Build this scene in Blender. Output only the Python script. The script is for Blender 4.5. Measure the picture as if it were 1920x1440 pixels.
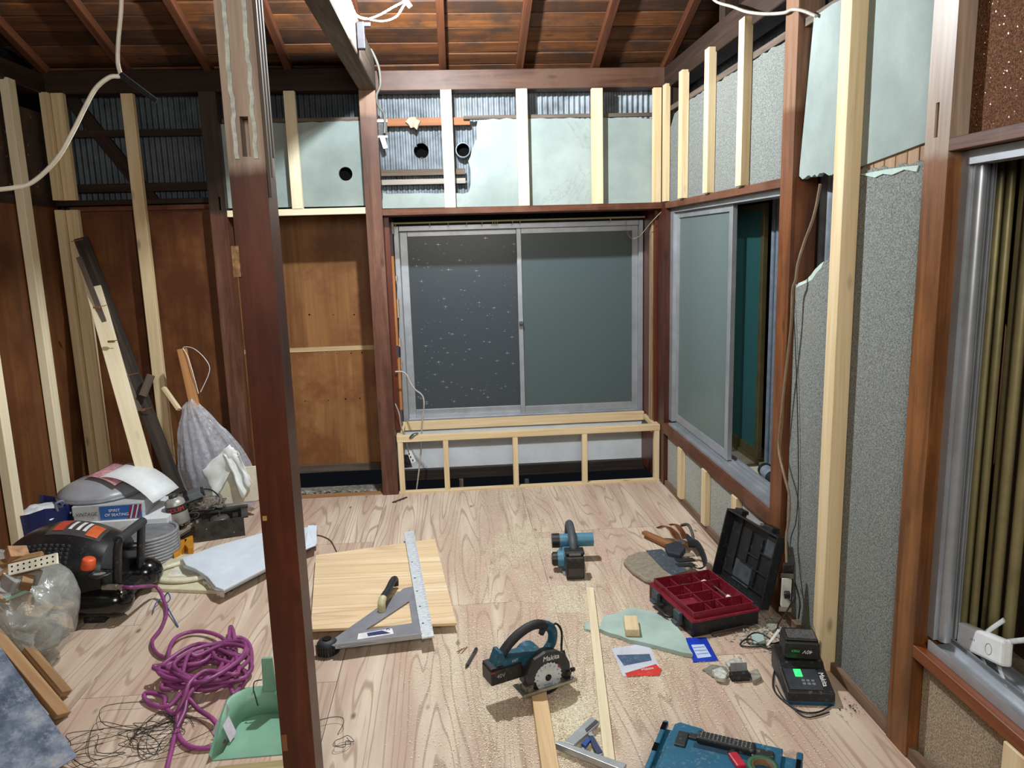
import bpy, bmesh, math, random
import numpy as np
from mathutils import Vector, Matrix, noise as mnoise

for o in list(bpy.data.objects): bpy.data.objects.remove(o)
random.seed(7)
PI = math.pi
SC = bpy.context.scene
COL = SC.collection
# ------------------------------------------------------------------ camera
F_PX, PITCH, YAW, ROLL, CAM_H = 1428.95, 0.17993, 0.07198, -0.02874, 1.5667
fw = Vector((math.sin(YAW)*math.cos(PITCH), math.cos(YAW)*math.cos(PITCH), -math.sin(PITCH)))
rt = fw.cross(Vector((0, 0, 1))).normalized(); up = rt.cross(fw)
c_, s_ = math.cos(ROLL), math.sin(ROLL)
RT = c_*rt + s_*up; UP = -s_*rt + c_*up
cam = bpy.data.cameras.new('camera'); co = bpy.data.objects.new('camera', cam); COL.objects.link(co)
co.matrix_world = Matrix(((RT.x, UP.x, -fw.x, 0), (RT.y, UP.y, -fw.y, 0), (RT.z, UP.z, -fw.z, CAM_H), (0, 0, 0, 1)))
cam.sensor_fit = 'HORIZONTAL'; cam.sensor_width = 36; cam.lens = 36*F_PX/1920
cam.clip_start = .02; SC.camera = co
# ------------------------------------------------------------------ world (night outside), lamps, exposure
w = bpy.data.worlds.new('night'); SC.world = w; w.use_nodes = True
w.node_tree.nodes['Background'].inputs[0].default_value = (.25, .3, .4, 1)
w.node_tree.nodes['Background'].inputs[1].default_value = .012
def lamp(name, kind, loc, power, col, size, aim=None):
    l = bpy.data.lights.new(name, kind); l.energy = power; l.color = col
    if kind == 'AREA': l.shape = 'DISK'; l.size = size
    else: l.shadow_soft_size = size
    o = bpy.data.objects.new(name, l); COL.objects.link(o); o.location = loc
    if aim is not None: o.rotation_euler = (Vector(aim)-Vector(loc)).to_track_quat('-Z', 'Y').to_euler()
    return o
lamp('led_lamp_on_beam', 'POINT', (-.13, 3.50, 2.66), 188, (.90, .965, 1.0), .035)
lamp('unseen_fill_lamp', 'AREA', (.1, -.9, 2.35), 50, (1.0, .95, .87), 1.1, (0, 3.5, .9))  # warm fill behind the camera, out of view, added to lift camera-side faces
SC.view_settings.view_transform = 'Standard'; SC.view_settings.look = 'None'
SC.view_settings.gamma = 1; SC.view_settings.use_curve_mapping = False
SC.view_settings.exposure = 0.55

# ------------------------------------------------------------------ photo geometry: ray of a pixel met with a real plane
CAM = Vector((0, 0, CAM_H))
def at(px, py, ax, val):
    d = fw + RT*((px-960)/F_PX) - UP*((py-720)/F_PX)
    return CAM + d*((val-CAM[ax])/d[ax])
def FL(px, py, z=0.): return at(px, py, 2, z)
def BK(px, py, y): return at(px, py, 1, y)
def SD(px, py, x): return at(px, py, 0, x)

# ------------------------------------------------------------------ materials
def srgb(c):
    return tuple(((v/255)/12.92 if v/255 <= .04045 else ((v/255+.055)/1.055)**2.4) for v in c)+(1,)
class NT:
    def __init__(s, name):
        s.m = bpy.data.materials.new(name); s.m.use_nodes = True
        s.t = s.m.node_tree; s.b = s.t.nodes['Principled BSDF']
    def n(s, typ, **k):
        nd = s.t.nodes.new(typ)
        for a, v in k.items():
            if a.startswith('i_'):
                key = a[2:]; nd.inputs[int(key) if key.isdigit() else key.replace('_', ' ')].default_value = v
            else: setattr(nd, a, v)
        return nd
    def l(s, a, b): s.t.links.new(a, b)
    def ramp(s, fac, stops, interp='LINEAR'):
        r = s.n('ShaderNodeValToRGB'); r.color_ramp.interpolation = interp
        e = r.color_ramp.elements
        while len(e) < len(stops): e.new(.5)
        for i, (p, c) in enumerate(stops):
            e[i].position = p; e[i].color = srgb(c) if len(c) == 3 else c
        s.l(fac, r.inputs[0]); return r.outputs[0]
    def coord(s, scale=(1, 1, 1), rnd=True, which='Object'):
        tc = s.n('ShaderNodeTexCoord'); mp = s.n('ShaderNodeMapping'); mp.inputs['Scale'].default_value = scale
        if rnd:
            oi = s.n('ShaderNodeObjectInfo'); mul = s.n('ShaderNodeMath', operation='MULTIPLY'); mul.inputs[1].default_value = 37.
            s.l(oi.outputs['Random'], mul.inputs[0])
            add = s.n('ShaderNodeVectorMath', operation='ADD'); s.l(tc.outputs[which], add.inputs[0]); s.l(mul.outputs[0], add.inputs[1])
            s.l(add.outputs[0], mp.inputs[0])
        else: s.l(tc.outputs[which], mp.inputs[0])
        return mp.outputs[0]
    def noise(s, vec, scale, detail=4, rough=.55, dist=0.):
        nd = s.n('ShaderNodeTexNoise'); nd.inputs['Scale'].default_value = scale; nd.inputs['Detail'].default_value = detail
        nd.inputs['Roughness'].default_value = rough; nd.inputs['Distortion'].default_value = dist
        s.l(vec, nd.inputs['Vector']); return nd.outputs['Fac']
    def mix(s, fac, a, b, mode='MIX'):
        m = s.n('ShaderNodeMix', data_type='RGBA', blend_type=mode)
        for inp, v in ((m.inputs[0], fac), (m.inputs[6], a), (m.inputs[7], b)):
            if isinstance(v, (int, float)): inp.default_value = v
            elif isinstance(v, tuple): inp.default_value = srgb(v) if len(v) == 3 else v
            else: s.l(v, inp)
        return m.outputs[2]
    def math(s, op, a, b=0.):
        m = s.n('ShaderNodeMath', operation=op)
        for i, v in enumerate((a, b)):
            if isinstance(v, (int, float)): m.inputs[i].default_value = v
            else: s.l(v, m.inputs[i])
        return m.outputs[0]
    def bump(s, h, strength=.2, dist=.002):
        b = s.n('ShaderNodeBump'); b.inputs['Strength'].default_value = strength; b.inputs['Distance'].default_value = dist
        s.l(h, b.inputs['Height']); s.l(b.outputs[0], s.b.inputs['Normal'])
    def set(s, **k):
        for a, v in k.items():
            s.b.inputs[a.replace('_', ' ')].default_value = v
        return s
    def col(s, c): s.l(c, s.b.inputs['Base Color'])

MATS = {}
def plain(name, c, rough=.5, metal=0., var=.12, scale=25., bump=.0, spec=.5, **k):
    if name in MATS: return MATS[name]
    t = NT(name); v = t.coord()
    nz = t.noise(v, scale, 5, .6)
    a = tuple(max(0, int(x*(1-var))) for x in c); b = tuple(min(255, int(x*(1+var*.6)+2)) for x in c)
    t.col(t.ramp(nz, [(.3, a), (.7, b)]))
    t.set(Roughness=rough, Metallic=metal, Specular_IOR_Level=spec, **k)
    if bump: t.bump(nz, bump, .003)
    MATS[name] = t.m; return t.m
def dusty(name, c, dust=(205, 195, 175), rough=.45, amt=.5, spec=.5, scale=60.):
    """moulded plastic with specks of saw dust lying on it"""
    if name in MATS: return MATS[name]
    t = NT(name); v = t.coord()
    nz = t.noise(v, scale, 6, .7); n2 = t.noise(v, 6, 3)
    f = t.ramp(nz, [(.56, (0, 0, 0)), (.72, (255, 255, 255))])
    f = t.math('MULTIPLY', f, t.math('MULTIPLY', n2, amt))
    b = tuple(min(255, int(x*1.15+3)) for x in c)
    t.col(t.mix(f, t.ramp(n2, [(.3, c), (.7, b)]), dust)); t.set(Roughness=rough, Specular_IOR_Level=spec)
    MATS[name] = t.m; return t.m
def wood(name, dark, mid, light, axis='Z', scale=1., rough=.6, knots=0., patch=None, bump=.15, spec=.3):
    key = name+axis
    if key in MATS: return MATS[key]
    t = NT(key); ai = 'XYZ'.index(axis)
    sc = [22*scale]*3; sc[ai] = 1.1*scale
    v = t.coord(tuple(sc))
    n1 = t.noise(v, 1., 5, .6, 1.2)
    sc2 = [150*scale]*3; sc2[ai] = 4*scale
    v2 = t.coord(tuple(sc2)); n2 = t.noise(v2, 1., 3, .6)
    c = t.ramp(n1, [(.28, dark), (.5, mid), (.72, light)])
    c = t.mix(t.math('MULTIPLY', n2, .55), c, t.ramp(n2, [(.3, dark), (.8, light)]))
    if patch:
        v4 = t.coord((3, 3, 3)); n4 = t.noise(v4, 1.2, 5, .65)
        c = t.mix(t.ramp(n4, [(.45, (0, 0, 0)), (.62, (255, 255, 255))]), c, patch)
    if knots:
        sk = [9.]*3; sk[ai] = 3.2
        v3 = t.coord(tuple(sk)); vo = t.n('ShaderNodeTexVoronoi'); vo.inputs['Scale'].default_value = 1.; t.l(v3, vo.inputs['Vector'])
        k = t.ramp(vo.outputs['Distance'], [(.04, (255, 255, 255)), (.13, (0, 0, 0))])
        c = t.mix(t.math('MULTIPLY', k, knots), c, tuple(int(x*.45) for x in dark))
    t.col(c); t.set(Roughness=rough, Specular_IOR_Level=spec)
    if bump: t.bump(n2, bump, .002)
    MATS[key] = t.m; return t.m
def pale(axis='Z'): return wood('new_pine', (192, 164, 118), (218, 195, 154), (234, 216, 182), axis, .8, .55, .55, bump=.05)
def whitewood(axis='Z'): return wood('white_pine', (214, 196, 158), (232, 218, 186), (240, 230, 204), axis, .8, .55, .2, bump=.04)
def oldwood(axis='Z'): return wood('old_brown_timber', (52, 26, 16), (88, 47, 28), (120, 70, 42), axis, 1., .5, .35, patch=(105, 70, 52))
def orangewood(axis='Z'): return wood('stained_orange_timber', (84, 38, 15), (122, 62, 25), (150, 86, 40), axis, .8, .42, .45, spec=.4)
def darkwood(axis='Z'): return wood('dark_timber', (26, 17, 12), (44, 29, 21), (66, 46, 34), axis, 1., .7, .25)
def greywood(axis='Z'): return wood('weathered_grey_timber', (58, 48, 40), (92, 80, 70), (124, 110, 98), axis, 1., .75, .2)
def redwood(axis='Z'): return wood('red_brown_timber', (62, 24, 13), (86, 36, 20), (112, 52, 30), axis, 1., .38, .1, spec=.45, bump=.05)
def roofwood(axis='X'): return wood('roof_board', (56, 32, 17), (96, 58, 30), (128, 84, 46), axis, .7, .7, .6, patch=(64, 46, 36))
def roofboard():
    m = roofwood()
    if 'roof_toned' in m: return m
    nt = m.node_tree; b = nt.nodes['Principled BSDF']; src = b.inputs['Base Color'].links[0].from_socket
    oi = nt.nodes.new('ShaderNodeObjectInfo'); r = nt.nodes.new('ShaderNodeValToRGB'); r.color_ramp.elements[0].color = (.42, .40, .42, 1); r.color_ramp.elements[1].color = (1.25, 1.15, 1.0, 1)
    mx = nt.nodes.new('ShaderNodeMix'); mx.data_type = 'RGBA'; mx.blend_type = 'MULTIPLY'; mx.inputs[0].default_value = 1
    nt.links.new(oi.outputs['Random'], r.inputs[0]); nt.links.new(src, mx.inputs[6]); nt.links.new(r.outputs[0], mx.inputs[7]); nt.links.new(mx.outputs[2], b.inputs['Base Color'])
    m['roof_toned'] = 1; return m
def brownply(): return wood('brown_lauan_ply', (74, 41, 21), (99, 59, 31), (124, 82, 46), 'Z', .35, .5, 0., patch=(84, 46, 25), bump=.03, spec=.3)
def tanply(): return wood('tan_lauan_ply', (112, 72, 40), (144, 100, 58), (168, 124, 76), 'Z', .35, .5, 0., patch=(124, 78, 46), bump=.03, spec=.3)

def floor_ply(name='floor_plywood', a=(192, 168, 148), b=(211, 193, 173), line=(140, 108, 90), pink=(190, 160, 144), axis=1, freq=58., rings=.95):
    if name in MATS: return MATS[name]
    t = NT(name)
    s1 = [5.2, 5.2, 5.2]; s1[axis] = .42
    v = t.coord(tuple(s1)); n1 = t.noise(v, 1., 2, .4, .15)
    sn = t.math('SINE', t.math('MULTIPLY', n1, freq*2))
    s2 = [60, 60, 60]; s2[axis] = 2.5
    n2 = t.noise(t.coord(tuple(s2)), 1., 3, .6)
    s3 = [9, 9, 9]; s3[axis] = .9
    n3 = t.noise(t.coord(tuple(s3)), 1., 3, .5)
    base = t.ramp(n3, [(.34, pink), (.46, a), (.62, b), (.8, (228, 211, 185))])
    ln = t.ramp(sn, [(.70, (0, 0, 0)), (.98, (255, 255, 255))])
    base = t.mix(t.math('MULTIPLY', ln, t.math('MULTIPLY', n3, rings)), base, line)
    base = t.mix(t.ramp(n2, [(.30, (170, 170, 170)), (.42, (0, 0, 0))]), base, line)
    base = t.mix(t.ramp(n2, [(.58, (0, 0, 0)), (.75, (120, 120, 120))]), base, b)
    vk = t.n('ShaderNodeTexVoronoi'); vk.inputs['Scale'].default_value = 1.; t.l(t.coord((7.5, 3.4, 3)), vk.inputs['Vector'])
    k = t.ramp(vk.outputs['Distance'], [(.03, (255, 255, 255)), (.09, (0, 0, 0))])
    base = t.mix(t.math('MULTIPLY', k, .85), base, (92, 66, 50))
    n5 = t.noise(t.coord((1.6, 1.6, 1.6), rnd=False), 1.4, 6, .7)
    base = t.mix(t.ramp(n5, [(.45, (0, 0, 0)), (.75, (120, 120, 120))]), base, (170, 158, 142))
    t.col(base); t.set(Roughness=.65, Specular_IOR_Level=.25); t.bump(n2, .08, .002)
    MATS[name] = t.m; return t.m
def sandwall(name, a, b, c, stain=None):
    if name in MATS: return MATS[name]
    t = NT(name); v = t.coord(rnd=False)
    n1 = t.noise(v, 190, 3, .75); n2 = t.noise(v, 2.2, 5, .6); n3 = t.noise(v, 420, 2, .6)
    col = t.ramp(n1, [(.36, a), (.5, b), (.64, c)])
    col = t.mix(t.ramp(n3, [(.64, (0, 0, 0)), (.7, (255, 255, 255))]), col, tuple(min(255, x+60) for x in c))
    if stain: col = t.mix(t.ramp(n2, [(.55, (0, 0, 0)), (.75, (150, 150, 150))]), col, stain)
    t.col(col); t.set(Roughness=.9, Specular_IOR_Level=.2); t.bump(n1, .6, .004)
    MATS[name] = t.m; return t.m
def green_plaster():
    if 'green_plaster' in MATS: return MATS['green_plaster']
    t = NT('green_plaster'); v = t.coord(rnd=False)
    n1 = t.noise(v, 2.5, 6, .62); n2 = t.noise(v, 60, 4, .7)
    c = t.ramp(n1, [(.28, (126, 138, 135)), (.5, (144, 156, 152)), (.7, (161, 172, 168))])
    c = t.mix(t.ramp(n2, [(.66, (0, 0, 0)), (.74, (110, 110, 110))]), c, (96, 102, 96))
    # hair cracks: thin contour of a warped noise, only in places
    n3 = t.noise(v, 1.6, 7, .6, .5); d = t.math('ABSOLUTE', t.math('SUBTRACT', n3, .5))
    cr = t.ramp(d, [(.0, (255, 255, 255)), (.0045, (0, 0, 0))])
    pl = t.ramp(t.noise(v, 1.3, 2), [(.52, (0, 0, 0)), (.6, (255, 255, 255))])
    c = t.mix(t.math('MULTIPLY', cr, t.math('MULTIPLY', pl, .28)), c, (96, 98, 92))
    t.col(c); t.set(Roughness=.8, Specular_IOR_Level=.25); t.bump(n2, .12, .003)
    MATS['green_plaster'] = t.m; return t.m
def glass_mat(name, c, alpha, rough, bump=.0):
    """frosted pane: part of the light goes straight through, the rest is scattered by the rough face"""
    if name in MATS: return MATS[name]
    t = NT(name); t.b.inputs['Base Color'].default_value = srgb(c)
    t.set(Roughness=rough, Alpha=alpha, Specular_IOR_Level=.5)
    if bump: t.bump(t.noise(t.coord(rnd=False), 260, 2, .5), bump, .002)
    MATS[name] = t.m; return t.m
def film_mat(name, c, alpha, rough=.25, scale=30, bump=.8):
    """thin crinkled plastic film: partly see-through, shiny"""
    if name in MATS: return MATS[name]
    t = NT(name); v = t.coord(rnd=False); n = t.noise(v, scale, 4, .6, .6)
    t.b.inputs['Base Color'].default_value = srgb(c)
    t.set(Roughness=rough, Specular_IOR_Level=.8); t.bump(n, bump, .006)
    al = t.ramp(n, [(.3, (alpha*.7,)*3+(1,)), (.7, (min(1, alpha*1.25),)*3+(1,))]); t.l(al, t.b.inputs['Alpha'])
    MATS[name] = t.m; return t.m
def glow(name, c, s):
    if name in MATS: return MATS[name]
    t = NT(name); t.b.inputs['Base Color'].default_value = srgb(c); t.b.inputs['Emission Color'].default_value = srgb(c); t.b.inputs['Emission Strength'].default_value = s
    MATS[name] = t.m; return t.m

ALU = lambda: plain('aluminium', (168, 172, 178), .38, .55, .08, 8)
BLACK = lambda: dusty('black_plastic', (22, 22, 24), amt=.35)
TEAL = lambda: dusty('teal_plastic', (20, 70, 88), amt=.55)
TEAL_PALE = lambda: dusty('pale_teal_plastic', (62, 112, 134), amt=.6)
STEEL = lambda: plain('steel', (170, 170, 168), .3, .9, .12, 20)
WHITEP = lambda: plain('white_plastic', (226, 228, 228), .4, 0, .04)
CORR = lambda: plain('galvanised_sheet', (122, 130, 138), .5, .2, .3, 9)
VOID = lambda: plain('black_recess', (6, 6, 6), .9, 0, .1, spec=.1)

# ------------------------------------------------------------------ geometry collector
WM = {}   # world matrices of roots / parts
def TRS(loc, rz=0., rx=0., ry=0.):
    return Matrix.Translation(Vector(loc)) @ Matrix.Rotation(rz, 4, 'Z') @ Matrix.Rotation(ry, 4, 'Y') @ Matrix.Rotation(rx, 4, 'X')
def frame(origin, ex, ey=None, ez=None):
    """matrix with x along ex; ey or ez a hint"""
    ex = Vector(ex).normalized()
    if ez is not None:
        ez = Vector(ez); ey = ez.cross(ex).normalized(); ez = ex.cross(ey)
    else:
        ey = Vector(ey); ez = ex.cross(ey).normalized(); ey = ez.cross(ex)
    m = Matrix.Identity(4)
    for i in range(3): m[i][0], m[i][1], m[i][2], m[i][3] = ex[i], ey[i], ez[i], origin[i]
    return m
class G:
    def __init__(s, M=None): s.v = []; s.f = []; s.M = M; s.sm = []
    def add(s, vs, fs, smooth=False, M=None):
        b = len(s.v); M = M if M is not None else s.M
        s.v += [tuple(M @ Vector(p)) for p in vs] if M is not None else [tuple(p) for p in vs]
        s.f += [tuple(b+i for i in f) for f in fs]; s.sm += [smooth]*len(fs); return s
    def box(s, x0, x1, y0, y1, z0, z1, M=None, tx=1., ty=1.):
        cx, cy = (x0+x1)/2, (y0+y1)/2
        def t(x, y): return (cx+(x-cx)*tx, cy+(y-cy)*ty)
        a, b, c, d = t(x0, y0), t(x1, y0), t(x1, y1), t(x0, y1)
        vs = [(x0, y0, z0), (x1, y0, z0), (x1, y1, z0), (x0, y1, z0), a+(z1,), b+(z1,), c+(z1,), d+(z1,)]
        return s.add(vs, [(3, 2, 1, 0), (4, 5, 6, 7), (0, 1, 5, 4), (1, 2, 6, 5), (2, 3, 7, 6), (3, 0, 4, 7)], M=M)
    def cyl(s, p0, p1, r0, r1=None, n=20, caps=True, M=None):
        p0, p1 = Vector(p0), Vector(p1); r1 = r0 if r1 is None else r1
        d = (p1-p0).normalized(); a = d.orthogonal().normalized(); b = d.cross(a)
        vs = []
        for p, r in ((p0, r0), (p1, r1)):
            vs += [p+(a*math.cos(2*PI*i/n)+b*math.sin(2*PI*i/n))*r for i in range(n)]
        s.add(vs, [(i, (i+1) % n, n+(i+1) % n, n+i) for i in range(n)], True, M=M)
        if caps: s.add(vs, [tuple(range(n))[::-1], tuple(range(n, 2*n))], M=M)
        return s
    def lathe(s, prof, n=28, M=None, smooth=True):
        vs = []; fs = []
        for r, z in prof: vs += [(r*math.cos(2*PI*i/n), r*math.sin(2*PI*i/n), z) for i in range(n)]
        for k in range(len(prof)-1):
            fs += [(k*n+i, k*n+(i+1) % n, (k+1)*n+(i+1) % n, (k+1)*n+i) for i in range(n)]
        return s.add(vs, fs, smooth, M=M)
    def prism(s, poly, z0, z1, M=None, poly1=None):
        n = len(poly); q = poly1 or poly
        vs = [(p[0], p[1], z0) for p in poly]+[(p[0], p[1], z1) for p in q]
        A = sum(poly[i][0]*poly[(i+1) % n][1]-poly[(i+1) % n][0]*poly[i][1] for i in range(n))
        fs = [tuple(range(n))[::-1], tuple(range(n, 2*n))]+[(i, (i+1) % n, n+(i+1) % n, n+i) for i in range(n)]
        if (A < 0) != (z1 < z0): fs = [f[::-1] for f in fs]
        return s.add(vs, fs, M=M)
    def slab(s, pts, d):
        """polygon of 3-D points thickened by vector d"""
        n = len(pts); d = Vector(d); vs = [Vector(p) for p in pts]; vs += [p+d for p in vs]
        return s.add(vs, [tuple(range(n)), tuple(range(n, 2*n))[::-1]]+[(i, n+i, n+(i+1) % n, (i+1) % n) for i in range(n)])
    def tube(s, pts, r, n=8, sub=4, M=None, flat=None):
        P = spline(pts, sub) if sub > 1 else [Vector(p) for p in pts]
        vs = []; fs = []; a = None; L = len(P)
        for i, p in enumerate(P):
            d = (P[min(i+1, L-1)]-P[max(i-1, 0)]).normalized()
            if a is None: a = d.orthogonal().normalized() if flat is None else Vector(flat)
            a = (a-d*a.dot(d)).normalized(); b = d.cross(a)
            ra, rb = r if isinstance(r, tuple) else (r, r)
            vs += [p+a*math.cos(2*PI*k/n)*ra+b*math.sin(2*PI*k/n)*rb for k in range(n)]
            if i: fs += [((i-1)*n+k, (i-1)*n+(k+1) % n, i*n+(k+1) % n, i*n+k) for k in range(n)]
        s.add(vs, fs, True, M=M); s.add([vs[k] for k in range(n)], [tuple(range(n))[::-1]], M=M); s.add(vs[-n:], [tuple(range(n))], M=M)
        return s
    def grid(s, fn, nu, nv, smooth=True):
        vs = [fn(i/nu, j/nv) for j in range(nv+1) for i in range(nu+1)]
        return s.add(vs, [(j*(nu+1)+i, j*(nu+1)+i+1, (j+1)*(nu+1)+i+1, (j+1)*(nu+1)+i) for j in range(nv) for i in range(nu)], smooth)
    def build(s, name, mat, parent=None, label=None, cat=None, group=None, kind=None, bevel=0., solid=0., mat2=None, local=False):
        vs = [Vector(p) for p in s.v]
        if parent is None:
            if vs and not local:
                c = Vector(((min(p.x for p in vs)+max(p.x for p in vs))/2, (min(p.y for p in vs)+max(p.y for p in vs))/2, min(p.z for p in vs)))
            else: c = Vector((0, 0, 0))
            W = Matrix.Translation(c)
        else: W = WM[parent.name]
        inv = W.inverted(); loc = [tuple(inv @ p) for p in vs] if not local else [tuple(p) for p in vs]
        me = bpy.data.meshes.new(name); me.from_pydata(loc, [], s.f)
        me.polygons.foreach_set('use_smooth', s.sm); me.materials.append(mat); me.update()
        o = bpy.data.objects.new(name, me); COL.objects.link(o)
        if parent is None: o.location = W.translation
        else: o.parent = parent
        WM[o.name] = W.copy()
        tag(o, label, cat, group, kind)
        if bevel:
            b = o.modifiers.new('bevel', 'BEVEL'); b.width = bevel; b.segments = 2; b.limit_method = 'ANGLE'; b.angle_limit = .6
        if solid:
            b = o.modifiers.new('thick', 'SOLIDIFY'); b.thickness = solid; b.offset = 0
        return o
def spline(pts, sub=4):
    P = [Vector(p) for p in pts]; out = []
    for i in range(len(P)-1):
        a, b, c, d = P[max(i-1, 0)], P[i], P[i+1], P[min(i+2, len(P)-1)]
        for k in range(sub):
            t = k/sub
            out.append(.5*((2*b)+(c-a)*t+(2*a-5*b+4*c-d)*t*t+(3*b-a-3*c+d)*t**3))
    return out+[P[-1]]
def tag(o, label=None, cat=None, group=None, kind=None):
    if label: o['label'] = label
    if cat: o['category'] = cat
    if group: o['group'] = group
    if kind: o['kind'] = kind
    return o
def thing(name, label, cat, loc=(0, 0, 0), rz=0., group=None, M=None):
    o = bpy.data.objects.new(name, None); COL.objects.link(o)
    M = M if M is not None else TRS(loc, rz)
    o.matrix_world = M; o.empty_display_size = .05; WM[o.name] = M.copy()
    return tag(o, label, cat, group)
def struct(g, name, mat, **k): return g.build(name, mat, kind='structure', **k)
def lumber(name, p0, p1, w, t, mat, hint=(0, 1, 0), parent=None, label=None, cat='lumber', group=None, kind=None, off=(0, 0), bevel=.0015):
    """straight timber from p0 to p1; its local Z is the grain; t measured along hint, w across it"""
    p0, p1 = Vector(p0), Vector(p1); ez = (p1-p0).normalized(); ey = Vector(hint); ey = (ey-ez*ey.dot(ez)).normalized(); ex = ey.cross(ez)
    m = Matrix.Identity(4)
    for i in range(3): m[i][0], m[i][1], m[i][2], m[i][3] = ex[i], ey[i], ez[i], p0[i]
    L = (p1-p0).length
    g = G().box(-w/2+off[0], w/2+off[0], -t/2+off[1], t/2+off[1], 0, L)
    me = bpy.data.meshes.new(name); me.from_pydata(g.v, [], g.f); me.materials.append(mat)
    o = bpy.data.objects.new(name, me); COL.objects.link(o)
    if parent is not None:
        o.parent = parent; o.matrix_local = WM[parent.name].inverted() @ m
    else: o.matrix_world = m; tag(o, label, cat, group, kind)
    WM[o.name] = m
    if bevel:
        b = o.modifiers.new('bevel', 'BEVEL'); b.width = bevel; b.segments = 1
    return o
def text(s, size, M, mat, parent, name='lettering', depth=.0006, shear=0., sx=1.):
    cu = bpy.data.curves.new('t', 'FONT'); cu.body = s; cu.size = size; cu.extrude = depth; cu.align_x = 'CENTER'; cu.align_y = 'CENTER'; cu.resolution_u = 3; cu.shear = shear
    o = bpy.data.objects.new('t', cu); COL.objects.link(o)
    dg = bpy.context.evaluated_depsgraph_get(); me = bpy.data.meshes.new_from_object(o.evaluated_get(dg))
    bpy.data.objects.remove(o); bpy.data.curves.remove(cu)
    g = G(M); g.add([(v.co.x*sx, v.co.y, v.co.z) for v in me.vertices], [tuple(p.vertices) for p in me.polygons]); bpy.data.meshes.remove(me)
    return g.build(name, mat, parent)
def rough_edge(a, b, n, amp, ax=(0, 1)):
    """points from a to b (2-D), jittered sideways"""
    out = []
    for i in range(n):
        t = i/n; out.append((a[0]+(b[0]-a[0])*t+random.uniform(-amp, amp)*.5, a[1]+(b[1]-a[1])*t+random.uniform(-amp, amp)))
    out[0] = a; return out
# ================================================================== FLOOR
YB, XR, XL, YW = 4.78, 1.32, -2.33, 5.22
fl = struct(G().box(-2.5, 1.40, .4, 4.80, -.10, -.014), 'floor', darkwood('Y'))
FP = floor_ply()
xs = [-2.32, -1.41, -.49, .385, 1.315]
for i in range(4):
    off = [0, .0, 0, .0][i]
    ys = [.45, 1.35, 3.17, 4.79] if i % 2 == 0 else [.45, 2.62, 3.98, 4.79]
    if i == 1: ys[-1] = 4.83
    for a, b in zip(ys[:-1], ys[1:]):
        G().box(xs[i]+.0012, xs[i+1]-.0012, a+.0012, b-.0012, -.013, 0).build('plywood_sheet', FP, fl)
struct(G().box(-2.5, 1.5, 4.80, 5.5, -.45, -.42), 'trim_1', plain('dark_earth', (30, 27, 24), .95, 0, .4, 30))
# threshold strip + rubble at the edge of the floor in the alcove
struct(G().box(-1.40, -.52, 4.79, 4.86, -.02, .004), 'trim_2', wood('threshold', (120, 84, 54), (160, 118, 80), (186, 146, 104), 'X', .8))
def rubble(name, n, fn, mat, label, cat='rubble', size=(.004, .02)):
    g = G()
    for _ in range(n):
        p = fn(); r = random.uniform(*size)*random.uniform(.5, 1)
        vs = [p+Vector((random.uniform(-1, 1), random.uniform(-1, 1), random.uniform(0, .8)))*r for _ in range(4)]
        g.add(vs, [(0, 1, 2), (0, 2, 3), (0, 3, 1), (1, 3, 2)])
    return g.build(name, mat, label=label, cat=cat, kind='stuff')
struct(G().box(-1.40, -.52, 4.86, 5.12, -.12, -.03), 'trim_3', plain('mortar_bed', (120, 116, 106), .95, 0, .35, 40, .4))
rubble('mortar_rubble', 260, lambda: Vector((random.uniform(-1.35, -.54), random.uniform(4.87, 5.0), -.03)), plain('mortar_crumb', (150, 146, 136), .95), 'grey crumbled mortar rubble along the floor edge under the alcove plywood', size=(.01, .035))
# right skirting
struct(G().box(1.315, 1.335, 1.2, 4.68, -.01, .035), 'baseboard_right', wood('dusty_skirting', (84, 62, 48), (112, 88, 70), (146, 124, 104), 'Y', 1., .8))

# ================================================================== BACK WALL
def corrugated(axis, lo, hi, z0, z1, c, holes=(), pitch=.0335, amp=.006, dz=None):
    """sheet of corrugated iron on a plane; holes = (u, z, r)"""
    du = pitch/6; nu = int((hi-lo)/du); dz = dz or (z1-z0)
    nv = max(1, int(round((z1-z0)/dz)))
    vs = []; fs = []; nrm = []
    def pos(u, z):
        d = amp*math.cos(2*PI*u/pitch)
        return (u, c+d, z) if axis == 'X' else (c+d, u, z)
    uv = [(lo+i*du, z0+(z1-z0)*j/nv) for j in range(nv+1) for i in range(nu+1)]
    for (hu, hz, r) in holes:
        for k, (u, z) in enumerate(uv):
            d = math.hypot(u-hu, z-hz)
            if r*.75 < d < r+du*.8: uv[k] = (hu+(u-hu)*r/d, hz+(z-hz)*r/d)
    for j in range(nv):
        for i in range(nu):
            q = (j*(nu+1)+i, j*(nu+1)+i+1, (j+1)*(nu+1)+i+1, (j+1)*(nu+1)+i)
            cu = sum(uv[k][0] for k in q)/4; cz = sum(uv[k][1] for k in q)/4
            if any(math.hypot(cu-hu, cz-hz) < r*.93 for hu, hz, r in holes): continue
            fs.append(q)
    return G().add([pos(*p) for p in uv], fs, True)
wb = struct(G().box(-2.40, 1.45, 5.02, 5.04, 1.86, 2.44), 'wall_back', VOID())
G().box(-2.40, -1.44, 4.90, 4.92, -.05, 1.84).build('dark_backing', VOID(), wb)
h1 = BK(790, 283, 4.94)
corrugated('X', -.42, 1.42, 1.86, 2.62, 4.94, [(h1.x, h1.z, .046)], dz=.0115).build('corrugated_sheet', CORR(), wb)
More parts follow.
